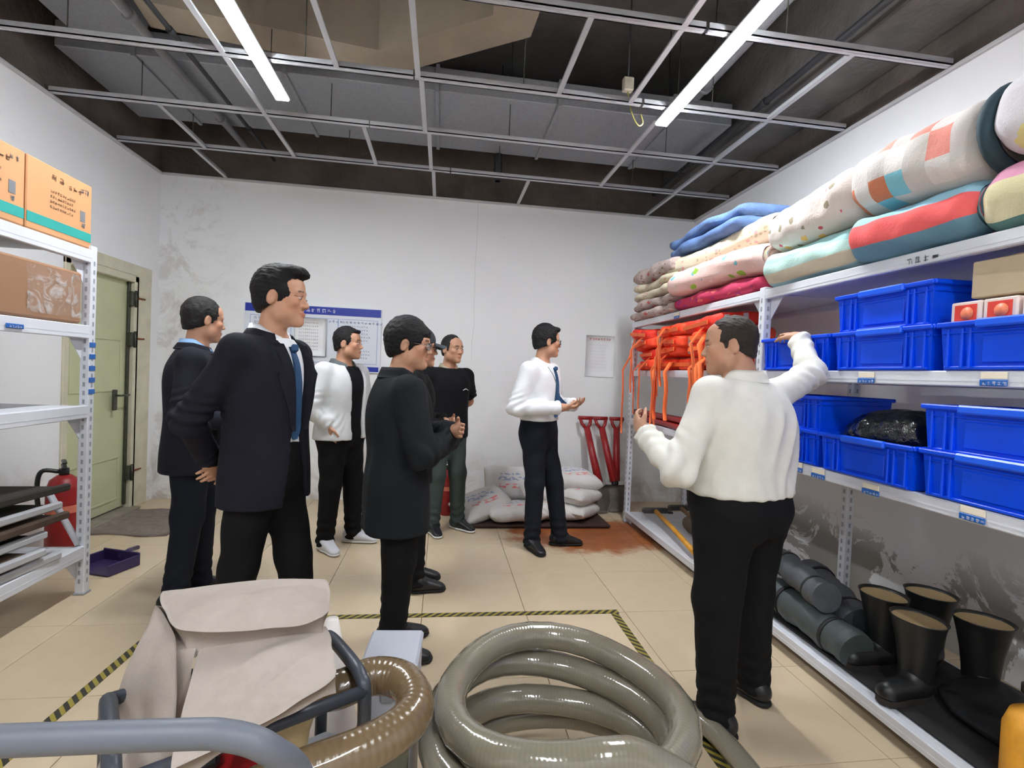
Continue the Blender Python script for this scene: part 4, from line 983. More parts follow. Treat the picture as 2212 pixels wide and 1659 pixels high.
quilt_roll('long pink quilt roll lying behind the others against the wall', 2.26, .9, 2.5, T+.50, .15, .135, q_long, 7, .03)
quilt_roll('plain dark rear quilt roll under the long pink one', 2.25, .9, 2.6, T+.17, .18, .17, q_grey, 17, .02)
quilt_roll('pale pink quilt roll with green and blue flowers beside the post', 1.88, 2.70, 3.80, T+.21, .13, .095, q_pink, 8, .03, tilt=.02)
quilt_roll('cream quilt roll with small flowers above the pale pink one', 1.99, 2.78, 4.10, T+.40, .15, .085, q_cream, 9, .05, tilt=.0)
quilt_roll('cream quilt roll at the rear, under the blue quilt', 2.24, 2.75, 4.05, T+.30, .16, .15, q_cream, 10, .03)
quilt_fold('magenta and red folded quilt at the bottom beside the post', 1.80, 2.36, 2.74, 3.78, T, .11, q_mag, 11, 1)
quilt_fold('grey pink folded quilt, lowest of the far stack', 1.78, 2.40, 3.82, 4.66, T, .18, q_grey, 12, 2)
quilt_fold('grey pink flowered quilt in the middle of the far stack', 1.79, 2.40, 3.84, 4.66, T+.18, .16, q_cream, 13, 2)
quilt_fold('dusky folded quilt, topmost of the far stack', 1.78, 2.38, 3.86, 4.64, T+.34, .13, q_grey, 14, 1)
quilt_fold('rumpled denim blue quilt on top of the far quilts', 1.86, 2.34, 3.05, 4.05, T+.48, .17, q_blue, 15, 2, .5)
b = MB(); b.tube([(1.92, 1.452, T+.36+.15*math.cos(a)) if False else (1.92+.155*math.cos(a), 1.468, T+.352+.142*math.sin(a)) for a in np.linspace(0, 2*PI, 29)[:-1]], .026, 8, closed=True); o = b.build('quilt_strap', M('strap_teal', srgb(40, 62, 72), .8, .2, 12)); tag(o, 'dark teal cloth band tied round the end of the patchwork roll', 'cloth band')

# ---- orange life vests piled in the far bay
m_vest = M('vest_orange', srgb(250, 72, 34), .65, .16, 12, .35, 60, .006); m_vest2 = M('vest_red', srgb(228, 50, 32), .7, .15, 12, .35, 60, .006); m_strap = M('strap_orange', srgb(244, 110, 50), .6, .08); m_refl = M('reflective_tape', srgb(206, 196, 196), .35, .08); m_strapg = M('strap_grey', srgb(150, 146, 146), .6)
def make_vest(mat):
    o = empty('life_vest')
    for s_ in (-1, 1):
        f = Sdf(); f.loft([(-.048, 0, 0, .10, .17), (-.03, 0, 0, .118, .19), (.03, 0, 0, .118, .19), (.048, 0, 0, .10, .17)], 0, n=4); me = None
        f.field(.018); P, F = f.net(2); P[:, 1] += 0; P = P+vnormals(P, F)*(.011*wave_noise(P, 40, 3+s_, 3))[:, None]; P[:, 1] *= 1; q = P.copy(); P[:, 0], P[:, 1] = q[:, 1], q[:, 0]+s_*.122
        mesh_obj('foam_panel', raw_mesh('foam_panel', P, F[:, ::-1], True, [mat]), o)
    b = MB(); b.tube(spline([(.13, -.10, .02), (.21, -.07, .025), (.235, 0, .03), (.21, .07, .025), (.13, .10, .02)], 5), .04, 10, flat=.7); b.build('collar', mat, o)
    for x in (-.08, .05):
        b = MB(); b.box((x, 0, .050), (.034, .44, .004), .001); b.box((x, -.243, 0), (.034, .004, .07), .001); b.box((x, .243, 0), (.034, .004, .07), .001); b.build('reflective_strip', m_refl, o)
    b = MB(); b.box((-.196, 0, .0), (.006, .40, .03), .001); b.build('waist_strap', m_strap, o)
    return o
vA = make_vest(m_vest); vB = make_vest(m_vest2); vu = {0: False, 1: False}; rng = random.Random(4)
for col_, y in enumerate((4.36, 3.84, 3.32)):
    for lay in range(4):
        k = (col_+lay) % 2 if lay % 2 else 0; src = (vA, vB)[k]; v_ = copy_tree(src) if vu[k] else src; vu[k] = True
        v_.location = (2.00+rng.uniform(-.03, .03)-(.04 if lay == 3 else 0), y+rng.uniform(-.05, .05)-(.0 if col_ < 3 else .02), Z2+.052+.093*lay+.003*col_); v_.rotation_euler = (rng.uniform(-.10, .10), rng.uniform(-.07, .07)-(.10 if lay == 3 else 0), rng.uniform(-.22, .22))
        tag(v_, 'orange life vest in the pile on the far middle shelf', 'life vest', 'orange life vests')
        if lay in (0, 1, 3) and col_ < 3 and (col_, lay) != (2, 3):      # webbing hanging over the front beam
            yy = .02+rng.uniform(-.16, .16); zz = -rng.choice((.16, .34, .46, .26))-.09*lay; b = MB()
            G = [[(-.20-.015*min(i, 2)-(.05 if i > 1 else 0), yy+w+.012*math.sin(i*1.3), -.078*lay+(.0 if i == 0 else zz*(i-1)/6+.02)) for w in (-.024, .024)] for i in range(8)]; G[0] = [(-.16, yy-.02, .0), (-.16, yy+.02, .0)]
            b.sheet(G, .003); b.build('hanging_strap', m_strap if rng.random() < 1.1 else m_strapg, v_)
# ---- lower shelves of the far bay
m_redpaint = M('red_paint', srgb(146, 26, 30), .4, .15, 10, .08); m_tool = M('tool_steel', srgb(86, 84, 84), .45, .3, 12, .2, 60, metal=.6); m_yel = M('handle_yellow', srgb(214, 150, 42), .5, .15, 12); m_wood = M('handle_wood', srgb(128, 92, 56), .7, .25, 12)
for i, (x, dz) in enumerate(((1.84, 0), (1.90, .004), (1.96, .0), (1.87, .045), (1.93, .047))):
    b = MB(); b.box((0, 0, .022), (.042, 1.05, .04), .010); o = b.build('handle_bar', m_redpaint, None, (x, 4.02+.03*i, Z3+.002+dz), (0, 0, .02*(i-2))); tag(o, ('red painted bar in the bundle on the far lower shelf'), 'red bar', 'red bars on the far shelf')
    b = MB(); b.box((0, .51, .022), (.05, .05, .046), .006); b.build('ferrule', m_tool, o)
f = Sdf(); f.ell((0, 0, 0), (.14, .17, .12), .02); f.ell((0, .12, -.04), (.11, .12, .08), .04); bg = sdf_obj(f, 'duffel_bag', M('duffel_black', srgb(30, 31, 34), .7), None, .016, (), 1, .010, 30, 3); bg.location = (2.05, 3.12, Z3+.118); tag(bg, 'black soft bag on the far lower shelf behind the raised elbow', 'bag')
# tools on the bottom shelf of the far bay
for i, (p0, p1, m, lb) in enumerate((((1.86, 3.40, .16), (1.98, 4.35, .20), m_yel, 'yellow handled tool lying on the bottom shelf by the trousers'), ((2.12, 3.3, .15), (2.2, 4.3, .24), m_wood, 'wooden handled tool lying at the back of the bottom shelf'), ((2.02, 3.05, .14), (2.30, 4.1, .15), m_wood, 'brown handled tool lying across the bottom shelf'))):
    p0 = Vector(p0); p1 = Vector(p1); o = tag(empty('hand_tool', p0), lb, 'tool', 'tools on the bottom shelf'); b = MB(); b.tube([(0, 0, 0), tuple((p1-p0)*.5+Vector((0, 0, .01))), tuple(p1-p0)], [.022, .018, .020], 10); b.build('handle', m, o)
    b = MB(); d = p1-p0; b.box(tuple(d), (.24, .05, .05), .012); b.box(tuple(d+Vector((.13, 0, -.01))), (.05, .10, .02), .006); b.build('tool_head', m_tool, o)
f = Sdf()
for k, (x, y, r) in enumerate(((0, 0, .11), (.12, .2, .09), (-.05, .34, .10), (.15, -.2, .1))): f.ell((x, y, r*.7), (r, r*1.3, r*.8), .05)
rp = MB()
for k in range(5): rp.tube([(.15*math.cos(a)+.01*math.sin(k*2), .17*math.sin(a)+.012*math.cos(k*3), .014+.024*k+.004*math.sin(3*a+k)) for a in np.linspace(0, 2*PI, 31)[:-1]], .0135, 8, closed=True)
rp = rp.build('rope_coil', M('rope_brown', srgb(120, 98, 70), .9, .3, 40, .5, 200, .003), None, (2.0, 3.02, .112)); tag(rp, 'coil of brown rope on the bottom shelf behind the black trousers', 'rope'); tl_ = MB(); tl_.tube(spline([(.15, 0, .13), (.1, .1, .15), (-.02, .16, .14), (-.14, .08, .13)], 6), .0135, 8); tl_.build('rope_end', MATS['rope_brown'], rp)
o = sdf_obj(f, 'tool_bag', M('canvas_brown', srgb(92, 78, 62), .85, .3, 14, .4, 60, .006), None, .016, (), 1, .014, 34, 9); o.location = (2.22, 3.62, .112); tag(o, 'brown soft tool bag at the back of the bottom shelf', 'bag')

# ---- rubber boots and rolls on the near bottom shelf
m_boot = M('boot_rubber', srgb(24, 25, 26), .4, .15, 10, .1); m_lining = M('boot_lining', srgb(176, 152, 112), .85, .08); m_bsole = M('boot_sole', srgb(40, 34, 30), .8)
def make_boot():
    o = empty('rubber_boot'); prof = [(.052, .06), (.056, .12), (.064, .2), (.078, .28), (.088, .325), (.092, .332), (.088, .330), (.083, .322), (.075, .30)]
    b = MB(); b.lathe(prof, n=24, sy=1.15); b.build('shaft', m_boot, o)
    b = MB(); b.lathe([(.0822, .320), (.05, .318), (.001, .317)], n=24, sy=1.15); b.build('lining', m_lining, o)
    f = Sdf(); f.cap((0, .0, .055), (0, .0, .10), .055, .055, .02); f.cap((0, -.01, .05), (-.16, 0, .042), .05, .045, .03); f.half((0, 0, .02), (0, 0, -1)); f.half((0, 0, .13), (0, 0, 1)); me = sdf_obj(f, 'foot', m_boot, o, .012)
    b = MB(); b.prism([(.058, -.04), (.058, .04), (.0, .055), (-.12, .052), (-.19, .03), (-.205, 0), (-.19, -.03), (-.12, -.052), (.0, -.055)], .024); b.build('sole', m_bsole, o)
    return o
bt0 = make_boot()
for i, (x, y, rz, lb) in enumerate(((2.02, 1.83, .2, 'black rubber boot with a tan lining, nearest of the pair on the bottom shelf'), (2.08, 2.06, .1, 'black rubber boot with a tan lining, just behind the nearest boot'), (2.30, 1.80, .9, 'black rubber boot at the back of the bottom shelf, close to the wall'), (2.33, 2.06, .5, 'black rubber boot standing at the back beside the rolled tarps'))):
    o = bt0 if i == 0 else copy_tree(bt0); o.location = (x, y, .1172); o.rotation_euler = (0, 0, rz); tag(o, lb, 'boot', 'rubber boots')
m_tarp = M('tarp_green', srgb(64, 72, 72), .55, .2, 9, .4, 40, .006); m_tarp2 = M('tarp_grey', srgb(76, 80, 86), .6, .2, 9, .4, 40, .006)
for i, (p0, p1, r, m, lb) in enumerate((((1.92, 2.02, .20), (1.93, 2.60, .22), .085, m_tarp, 'dark green rolled tarp lying on the bottom shelf beside the boots'), ((2.10, 2.20, .21), (2.16, 2.64, .30), .10, m_tarp2, 'grey rolled tarp behind the dark green one'), ((1.91, 2.20, .36), (1.96, 2.62, .40), .07, m_tarp2, 'thin grey roll on top of the dark green tarp'))):
    d = Vector(p1)-Vector(p0); P = [(d.x*k/14, d.y*k/14, d.z*k/14+.006*math.sin(k*1.1+i)) for k in range(15)]; b = MB(); b.tube(P, [r*(1+.05*math.sin(k*2.1+i)) for k in range(15)], 20); o = b.build('rolled_tarp', m, None, p0); tag(o, lb, 'roll', 'rolled tarps')
    for k in (3, 11): b = MB(); b.tube([P[k], (P[k][0]+d.x*.035, P[k][1]+d.y*.035, P[k][2]+d.z*.035)], r*1.05, 20); b.build('tie', M('tie_black', srgb(24, 24, 26), .7), o)
b = MB(); b.box((2.15, 1.72, .1145), (.56, 1.78, .005), .001); o = b.build('deck_shade_sheet', M('deck_shade_black', srgb(34, 32, 32), .8, .2, 10, .3)); tag(o, 'black sheet standing in for the shade on the near bottom shelf under the boots', 'mat'); b = MB(); b.box((1.873, 1.72, .1165), (.006, 1.78, .008), .002); b.build('shade_sheet_edge', MATS['deck_shade_black'], o)  # dark sheet added to darken the deck, in place of its shade
m_rain = M('raincoat_black', srgb(26, 28, 30), .45, .2, 8, .4, 30, .01)
for i, (y, x, w, lb) in enumerate(((2.32, 2.20, .5, 'black folded raincoat under the rolled tarps on the bottom shelf'), (1.62, 2.22, .42, 'black folded raincoat spread behind the boots on the bottom shelf'))):
    f = Sdf(); f.ell((0, 0, .03), (.20, w*.55, .035), .02); f.ell((.05, .1, .06), (.12, w*.3, .05), .04); f.ell((-.08, -.12, .04), (.10, w*.3, .04), .04); f.half((0, 0, .002), (0, 0, -1)); o = sdf_obj(f, 'folded_raincoat', m_rain, None, .014, (), 1, .010, 36, 21+i); o.location = (x, y, .1172); tag(o, lb, 'raincoat')
b = MB(); b.lathe([(.0, .0), (.085, .0), (.09, .02), (.09, .20), (.07, .25), (.028, .27), (.028, .31), (.0, .31)], n=20, sy=.7); o = b.build('jerrycan', m_yel, None, (1.95, 1.36, .1172)); tag(o, 'yellow plastic jug on the bottom shelf at the right edge', 'jug'); b = MB(); b.lathe([(.0, .31), (.033, .31), (.033, .335), (.0, .335)], n=16); b.build('cap', m_boot, o)
b = MB(); b.tube(spline([(.05, 0, .24), (.085, 0, .28), (.06, 0, .305), (.02, 0, .295)], 5), .012, 8); b.build('grip', m_yel, o)
b = MB(); b.box((0, 0, .11), (.30, .34, .22), .008); o = b.build('storage_box', M('box_dark', srgb(44, 42, 44), .7, .2), None, (2.06, 1.05, .1172)); tag(o, 'dark storage box at the end of the bottom shelf', 'box'); b = MB(); b.box((0, 0, .225), (.315, .355, .03), .006); b.build('lid', M('box_lid_tan', srgb(128, 112, 92), .7), o)

# ------------------------------------------------------------------ left rack
lr = rack('shelf_rack', 'white steel shelf rack beside the green door, loaded with cartons', (-2.02, 3.245, 0), 0, -.60, (0, -1.98), (2.005, 1.57, 1.11, .29), 2.03, -1, .075)
for k in range(5): b = MB(); b.box((.001, .0, 1.46-.068*k), (.004, .05, .028), .001); b.build('clip', m_tagb, lr)
tagclip(lr, 0, 2.70-3.245, 1.535, -1, .10, card=False)
b = MB(); b.tube([(-.03, -.03, .30), (-.20, -.03, .62)], .024, 8, flat=.5); b.build('brace', m_rack, lr); b = MB(); b.tube([(-.56, -.5, 1.13), (-.56, -1.1, 1.5)], .018, 8, flat=.5); b.build('brace', m_slot, lr)
m_cart = M('carton_orange', srgb(204, 150, 104), .7, .05, 3, .1, 60); m_teal = M('carton_teal', srgb(44, 158, 150), .6, .06, 6); m_brown = M('carton_brown', srgb(150, 112, 84), .7, .07, 3, .15, 50); m_flap = M('packing_tape', srgb(190, 150, 110), .25, .05)
def film_mat():
    t = NT('clear_film'); v = t.coord('Object'); n = t.noise(v, 9, 5, .7, 1.5); t.base(srgb(226, 222, 220)); t.rough(.15); t.l(t.ramp(n, [(.5, (.04, .04, .04)), (.72, (.5, .5, .5))]), t.b.inputs['Alpha']); t.bump(n, .6, .02); return t.mat
def carton(y0, y1, z, h, label, seed, x=-2.035, dp=.52):
    o = tag(empty('carton', (x, (y0+y1)/2, z)), label, 'carton', 'cartons on the left rack'); w = y1-y0; b = MB(); b.box((-dp/2, 0, h/2), (dp, w, h), .005); b.build('box', m_cart, o)
    b = MB(); b.box((.0005, 0, h*.165), (.002, w-.008, h*.14)); b.box((-dp/2, w/2+.0005, h*.165), (dp-.01, .002, h*.14)); b.build('teal_band', m_teal, o)
    b = MB(); r = random.Random(seed)
    for k in range(4): glyphs(b, (.0015, -w*.18, h*(.62-.075*k)), (0, 1, 0), (0, 0, 1), 11-k % 2, .016, 1.05, r)
    glyphs(b, (.0015, -w*.16, h*.80), (0, 1, 0), (0, 0, 1), 2, .034, 1.6, r); glyphs(b, (.0015, w*.10, h*.78), (0, 1, 0), (0, 0, 1), 3, .028, 1.3, r)
    b.build('print', m_inkb, o); b = MB(); b.box((.0012, w*.34, h*.46), (.001, .038, .06)); glyphs(b, (.0015, w*.30, h*.82), (0, 1, 0), (0, 0, 1), 2, .03, 1.1, r); glyphs(b, (.0015, w*.32, h*.28), (0, 1, 0), (0, 0, 1), 1, .034, 1.1, r); b.build('marks', m_ink, o)
    b = MB(); b.box((-dp/2, 0, h+.0005), (dp-.01, .05, .001)); b.build('tape', m_flap, o)
carton(2.775, 3.235, 2.012, .355, 'orange carton with a teal band, at the rack end near the door', 1)
carton(2.305, 2.765, 2.012, .355, 'orange carton with a teal band, cut by the left picture edge', 2)
o = tag(empty('wrapped_carton', (-2.045, 2.66, 1.575)), 'brown carton in clear film on the second shelf of the left rack', 'carton'); b = MB(); b.box((-.24, 0, .145), (.48, 1.06, .29), .012); b.build('box', m_brown, o); b = MB()
G = [[(.004+.003*math.sin(9*u+5*v), .14+.38*u, .03+.24*v) for v in np.linspace(0, 1, 8)] for u in np.linspace(0, 1, 8)]; b.sheet(G, .001); b.build('film', film_mat(), o)
# flat boards on the lower shelves of the left rack
m_bdw = M('board_white', srgb(178, 178, 182), .5, .06); m_bdd = M('canvas_dark', srgb(46, 40, 34), .85, .25, 12, .3); m_bdb = M('board_brown', srgb(74, 58, 46), .8, .2, 8)
for i, (z, y, x, m, e, w, rx) in enumerate(((.295, 2.45, -2.30, m_bdd, m_bdw, 1.05, .02), (.36, 2.35, -2.28, m_bdb, m_bdw, 1.0, .03), (.43, 2.42, -2.31, m_bdd, m_bdw, .98, .03), (.50, 2.50, -2.29, m_bdb, m_bdb, 1.1, .035), (.57, 2.45, -2.30, m_bdd, m_bdw, 1.15, .05), (.66, 2.50, -2.30, m_bdd, m_bdd, 1.2, .06))):
    o = tag(empty('folded_stretcher', (x, y, z), rot=(-rx, 0, .02*i-.05)), ['dark folded stretcher with white poles, lowest of the pile on the left rack', 'brown folded stretcher, second from the bottom of the left rack pile', 'dark folded stretcher, third from the bottom of the left rack pile', 'brown folded stretcher, third from the top of the left rack pile', 'dark folded stretcher with white poles, second from the top of the pile', 'dark folded stretcher, topmost of the pile on the left rack'][i], 'stretcher', 'folded stretchers')
    b = MB(); b.box((0, 0, .022), (.46, w, .036), .010); b.build('canvas', m, o)
    for s_ in (-1, 1): b = MB(); b.box((s_*.245, .02, .024), (.034, w+.10, .040), .008); b.build('pole', e, o)
b = MB(); b.box((0, 0, .03), (.40, .55, .06), .012); o = b.build('folded_sheet', m_bdw, None, (-2.30, 2.28, 1.115)); tag(o, 'folded white sheet on the third shelf of the left rack', 'sheet'); b = MB(); b.box((0, 0, .066), (.38, .52, .012), .005); b.build('top_fold', m_bdw, o)
# fire extinguishers
def extinguisher(loc, label, s_=1.0, rz=0):
    o = tag(empty('fire_extinguisher', loc, rz), label, 'extinguisher', 'fire extinguishers'); b = MB(); b.lathe([(0, .0), (.068, 0), (.075, .012), (.075, .36), (.06, .41), (.03, .435), (.0, .436)], n=22); b.build('cylinder', m_redpaint, o)
    b = MB(); b.lathe([(.0, .43), (.022, .43), (.022, .47), (.0, .47)], n=14); b.box((.03, 0, .475), (.13, .022, .014), .004); b.box((.03, 0, .50), (.12, .022, .010), .004); b.build('valve', m_boot, o)
    b = MB(); b.tube(spline([(0, .02, .455), (0, .09, .46), (0, .105, .36), (0, .09, .2)], 6), .011, 8); b.build('hose', m_boot, o); b = MB(); b.lathe([(.0755, .24), (.0758, .245), (.0758, .275), (.0755, .28)], n=22); b.build('label_sleeve', m_inkr, o); o.scale = (s_,)*3
extinguisher((-2.56, 3.86, 0), 'red fire extinguisher standing between the left rack and the door', 1.3, 2.2)
extinguisher((.10, 4.92, 0), 'red fire extinguisher on the floor beside the leftmost sack', 1.0, 1)
# purple dustpan by the left rack
m_pur = M('plastic_purple', srgb(50, 36, 78), .4, .1); o = tag(empty('dustpan', (-2.14, 3.62, 0), -.35), 'dark purple dustpan on the floor behind the left rack post', 'dustpan')
b = MB(); b.box((0, 0, .008), (.30, .22, .012), .003); b.box((0, .105, .045), (.30, .012, .085), .004); b.box((-.145, 0, .04), (.012, .22, .07), .004); b.box((.145, 0, .04), (.012, .22, .07), .004); b.build('scoop', m_pur, o); b = MB(); b.tube([(0, .10, .05), (-.05, .20, .05), (-.09, .30, .03)], [.016, .014, .016], 8); b.build('handle', m_pur, o)
b = MB(); G = [[(-2.72+.62*u, 4.28+.72*v+.03*math.sin(6*u), .006+.004*math.sin(12*u+3*v)) for v in np.linspace(0, 1, 10)] for u in np.linspace(0, 1, 10)]; b.sheet(G, .008); o = b.build('door_mat', M('mat_grey', srgb(128, 116, 108), .95, .2, 20, .5, 120, .004)); tag(o, 'thin grey mat lying before the green door', 'mat')

# ------------------------------------------------------------------ back wall: notice board, papers, sacks, shovels
m_pb = M('board_panel', srgb(222, 226, 236), .4, .02, 2, 0); m_pblue = M('board_blue', srgb(30, 52, 160), .4, .05, 3, 0); m_paper = M('paper', srgb(236, 237, 240), .7, .02, 4, .05); m_line = M('board_line', srgb(176, 188, 220), .5, .02, 2, 0)
nb_ = tag(empty('notice_board', (-1.32, YB, 1.34)), 'white notice board with blue header and footer bands on the back wall', 'notice board')
b = MB(); b.box((0, -.010, .33), (1.35, .018, .67), .003); b.build('panel', m_pb, nb_)
b = MB(); b.box((0, -.0205, .618), (1.335, .003, .080), .0005); hd = b.build('header_band', m_pblue, nb_); b = MB(); glyphs(b, (-.56, -.0222, .596), (1, 0, 0), (0, 0, 1), 15, .046, 1.15, random.Random(2)); b.build('print', m_inkw, hd)
for x0, w in ((-.55, .22), (-.21, .42), (.53, .26)):
    b = MB(); b.box((x0, -.0205, .035), (w, .003, .050), .0005); b.build('footer_band', m_pblue, nb_)
for k, (x0, n) in enumerate(((-.60, 11), (-.14, 11), (.26, 12))):
    b = MB(); b.box((x0+.18, -.0200, .315), (.40, .002, .46), .0005); fr = b.build('text_frame', m_line, nb_); b = MB(); b.box((x0+.18, -.0215, .315), (.385, .002, .445), .0005); tx = b.build('text_sheet', m_pb, fr)
    b = MB(); r = random.Random(k+5)
    for q in range(11): glyphs(b, (x0+.02, -.0228, .50-.036*q), (1, 0, 0), (0, 0, 1), n+r.choice((-3, -1, 0)), .018 if q else .028, 1.35, r)
    b.build('print', m_inkblue, fr)
dh = tag(empty('document_holder', (-1.345, YB-.024, 1.49)), 'clear sleeve of white papers hanging on the notice board', 'document holder'); b = MB(); G = [[(-.15+.30*u, -.018-.010*math.sin(PI*u), .38*v) for v in np.linspace(0, 1, 5)] for u in np.linspace(0, 1, 9)]; b.sheet(G, .004); b.build('paper', m_paper, dh)
b = MB(); b.tube([(-.155, -.012, .0), (-.155, -.012, .385), (.155, -.012, .385), (.155, -.012, 0)], .006, 6, closed=True); b.build('sleeve_frame', M('clear_plastic', srgb(208, 212, 216), .2, .02, bump=0), dh); b = MB(); r = random.Random(9)
for q in range(9): glyphs(b, (-.11, -.0335, .33-.034*q), (1, 0, 0), (0, 0, 1), 10, .013, 1.5, r)
b.build('print', m_ink, dh)
np_ = tag(empty('paper_notice', (1.735, YB, 1.40)), 'single paper notice with a red heading taped to the back wall', 'paper'); b = MB(); G = [[(-.165+.33*u, -.004-.004*(1-v)**3, .46*v) for v in np.linspace(0, 1, 6)] for u in np.linspace(0, 1, 4)]; b.sheet(G, .0015); b.build('sheet', m_paper, np_)
b = MB(); glyphs(b, (-.125, -.0052, .405), (1, 0, 0), (0, 0, 1), 8, .028, 1.12, random.Random(3)); b.build('heading', m_inkr, np_); b = MB(); r = random.Random(6)
for q in range(8): glyphs(b, (-.12, -.0056, .35-.036*q), (1, 0, 0), (0, 0, 1), 11-(q % 3), .013, 1.5, r, wgt=.07)
b.build('print', M('ink_pale', srgb(196, 196, 200), .8, .05), np_)
# sacks
def sack_mat():
    t = NT('sack_woven'); v = t.coord('Object'); X, Y, Z = t.sep(v); n = t.noise(v, 4, 4); c = t.mix(n, srgb(198, 196, 194), srgb(222, 220, 218))
    blk = t.math('GREATER_THAN', t.noise(t.coord('Object', (26, 40, 1)), 1.0, 1), .5)
    c = t.mix(t.math('MULTIPLY', t.math('MULTIPLY', t.band(Y, .005, .045, .003), t.band(X, -.15, .15, .004)), t.math('MULTIPLY', blk, .8)), c, srgb(120, 138, 184))
    c = t.mix(t.math('MULTIPLY', t.math('MULTIPLY', t.band(Y, .065, .085, .003), t.band(X, -.13, .13, .004)), t.math('MULTIPLY', blk, .8)), c, srgb(120, 138, 184))
    blk2 = t.math('GREATER_THAN', t.noise(t.coord('Object', (14, 30, 1)), 1.0, 0), .47)
    c = t.mix(t.math('MULTIPLY', t.math('MULTIPLY', t.band(Y, -.075, -.03, .004), t.band(X, -.14, .14, .004)), t.math('MULTIPLY', blk2, .85)), c, srgb(226, 104, 104))
    t.base(c); t.rough(.55); w = t.math('ADD', t.math('SINE', t.math('MULTIPLY', X, 900)), t.math('SINE', t.math('MULTIPLY', Y, 900))); t.bump(t.math('ADD', t.math('MULTIPLY', t.noise(v, 14, 4), 1.0), t.math('MULTIPLY', w, .02)), .5, .02); return t.mat
m_sack = sack_mat(); m_thread = M('sack_thread', srgb(186, 176, 160), .8)
def make_sack(seed, hx=.27, hy=.18, hz=.075):
    nu, nv = 30, 22; V = []; rng = np.random.RandomState(seed); ph = rng.rand(8)*6.28
    for i in range(nu+1):
        u = i/nu*2-1; pin = 1-abs(u)**5
        for j in range(nv):
            a = 2*PI*j/nv; ca, sa = math.cos(a), math.sin(a); y = math.copysign(abs(ca)**.6, ca)*hy*(.93+.07*pin+.03*math.sin(3*u+ph[0])); z = math.copysign(abs(sa)**.8, sa)*hz*(pin**.6*.96+.04)*(1+.10*math.sin(4*u+ph[1]+2*ca)+.07*math.sin(9*ca+ph[2]+3*u)); V.append((u*hx*(1+.02*math.sin(4*ca+ph[3])), y, z))
    F = [(i*nv+j, i*nv+(j+1) % nv, (i+1)*nv+(j+1) % nv, (i+1)*nv+j) for i in range(nu) for j in range(nv)]+[tuple(range(nv))[::-1], tuple(nu*nv+k for k in range(nv))]
    return raw_mesh('sack', V, F, True, [m_sack])
b = MB(); b.box((.87, 4.78, .022), (1.46, .66, .020), .004)
for y in (4.5, 4.78, 5.06): b.box((.87, y, .007), (1.44, .07, .013), .003)
m_pal = M('pallet_dark', srgb(60, 40, 34), .85, .25, 8, .3); pl = b.build('floor_board', m_pal); tag(pl, 'dark brown board on the floor under the sacks', 'board')
for i, (x, y, z, rx, ry, rz, lb) in enumerate(((.42, 4.70, .155, .35, -.22, .45, 'white woven sack lying slanted at the left end of the pile'), (.74, 4.63, .110, 0, 0, .06, 'white woven sack lying flat under the upright one, left of the legs'), (.74, 5.02, .285, 1.0, 0, .05, 'white woven sack propped up against the wall, left of the legs'), (1.13, 4.70, .110, 0, .03, -.1, 'white woven sack lying flat behind the legs of the tie wearer'), (1.08, 4.88, .262, .2, 0, .1, 'white woven sack on another between the legs of the tie wearer'), (1.33, 4.72, .110, 0, .05, .9, 'white woven sack, lowest of the right stack beside the shovels'), (1.35, 4.75, .245, .04, .05, .8, 'white woven sack, middle of the right stack beside the shovels'), (1.32, 4.84, .385, .22, .08, .3, 'white woven sack with red letters, topmost of the right stack'))):
    o = mesh_obj('woven_sack', make_sack(i+1, .27 if i not in (5, 6) else .22, .18), None, (x, y, z), (rx, ry, rz)); tag(o, lb, 'sack', 'woven sacks')
    for s_ in (-1, 1): b = MB(); b.tube([(s_*(.268 if i not in (5, 6) else .218), -.16+.32*k/8, .0) for k in range(9)], .006, 6); b.build('stitched_end', m_thread, o)
# shovels with red grips leaning on the back wall
m_blade = M('shovel_blade', srgb(92, 84, 76), .55, .3, 10, .2, 40, metal=.5)
for i, (xt, xb, lb) in enumerate(((1.575, 1.665, 'red handled shovel leaning on the back wall, nearest the sacks'), (1.745, 1.845, 'red handled shovel leaning on the back wall, between the other two'), (1.93, 1.885, 'red handled shovel leaning on the back wall, nearest the rack'))):
    o = tag(empty('shovel', (xb, 5.06, 0)), lb, 'shovel', 'shovels by the back wall'); dy = .30-.05*i; tx = xt-xb; y0 = -.02+.05*i
    b = MB(); b.tube([(0, y0, .30), (tx*.5, y0+dy*.45, .58), (tx*.9, y0+dy*.85, .84)], [.042, .038, .034], 12); b.build('shaft', m_redpaint, o)
    top = (tx, y0+dy, .945); b = MB()
    for s_ in (-1, 1): b.tube([(tx*.9, y0+dy*.85, .82), (tx*.96+s_*.045, y0+dy*.92, .88), (tx+s_*.062, y0+dy, .945)], .018, 8)
    b.tube([(tx-.08, y0+dy, .945), (tx+.08, y0+dy, .945)], .021, 10); b.build('grip', m_redpaint, o)
    b = MB(); b.tube([(0, y0-.005, .22), (0, y0, .34)], [.026, .029], 10); b.build('socket', m_boot, o); G = [[((-.125+.25*u)*(1 if v > .35 else .55+.45*v/.35), y0-.02-.10*(1-v)*.9-.018*math.sin(PI*u)*1.3+.01, .012+.25*v) for v in np.linspace(0, 1, 9)] for u in np.linspace(0, 1, 9)]; b = MB(); b.sheet(G, .004); b.build('blade', m_blade, o)
C_navy = cloth('suit_navy', (27, 27, 36)); C_navy2 = cloth('suit_midnight', (30, 30, 40)); C_black = cloth('cloth_black', (17, 17, 19)); C_black2 = cloth('jacket_black', (26, 29, 33))
C_white = cloth('shirt_white', (232, 234, 238), .8, .04); C_offw = cloth('shirt_offwhite', (216, 214, 206), .8, .05); C_blue = cloth('shirt_blue', (150, 190, 235), .8, .05)
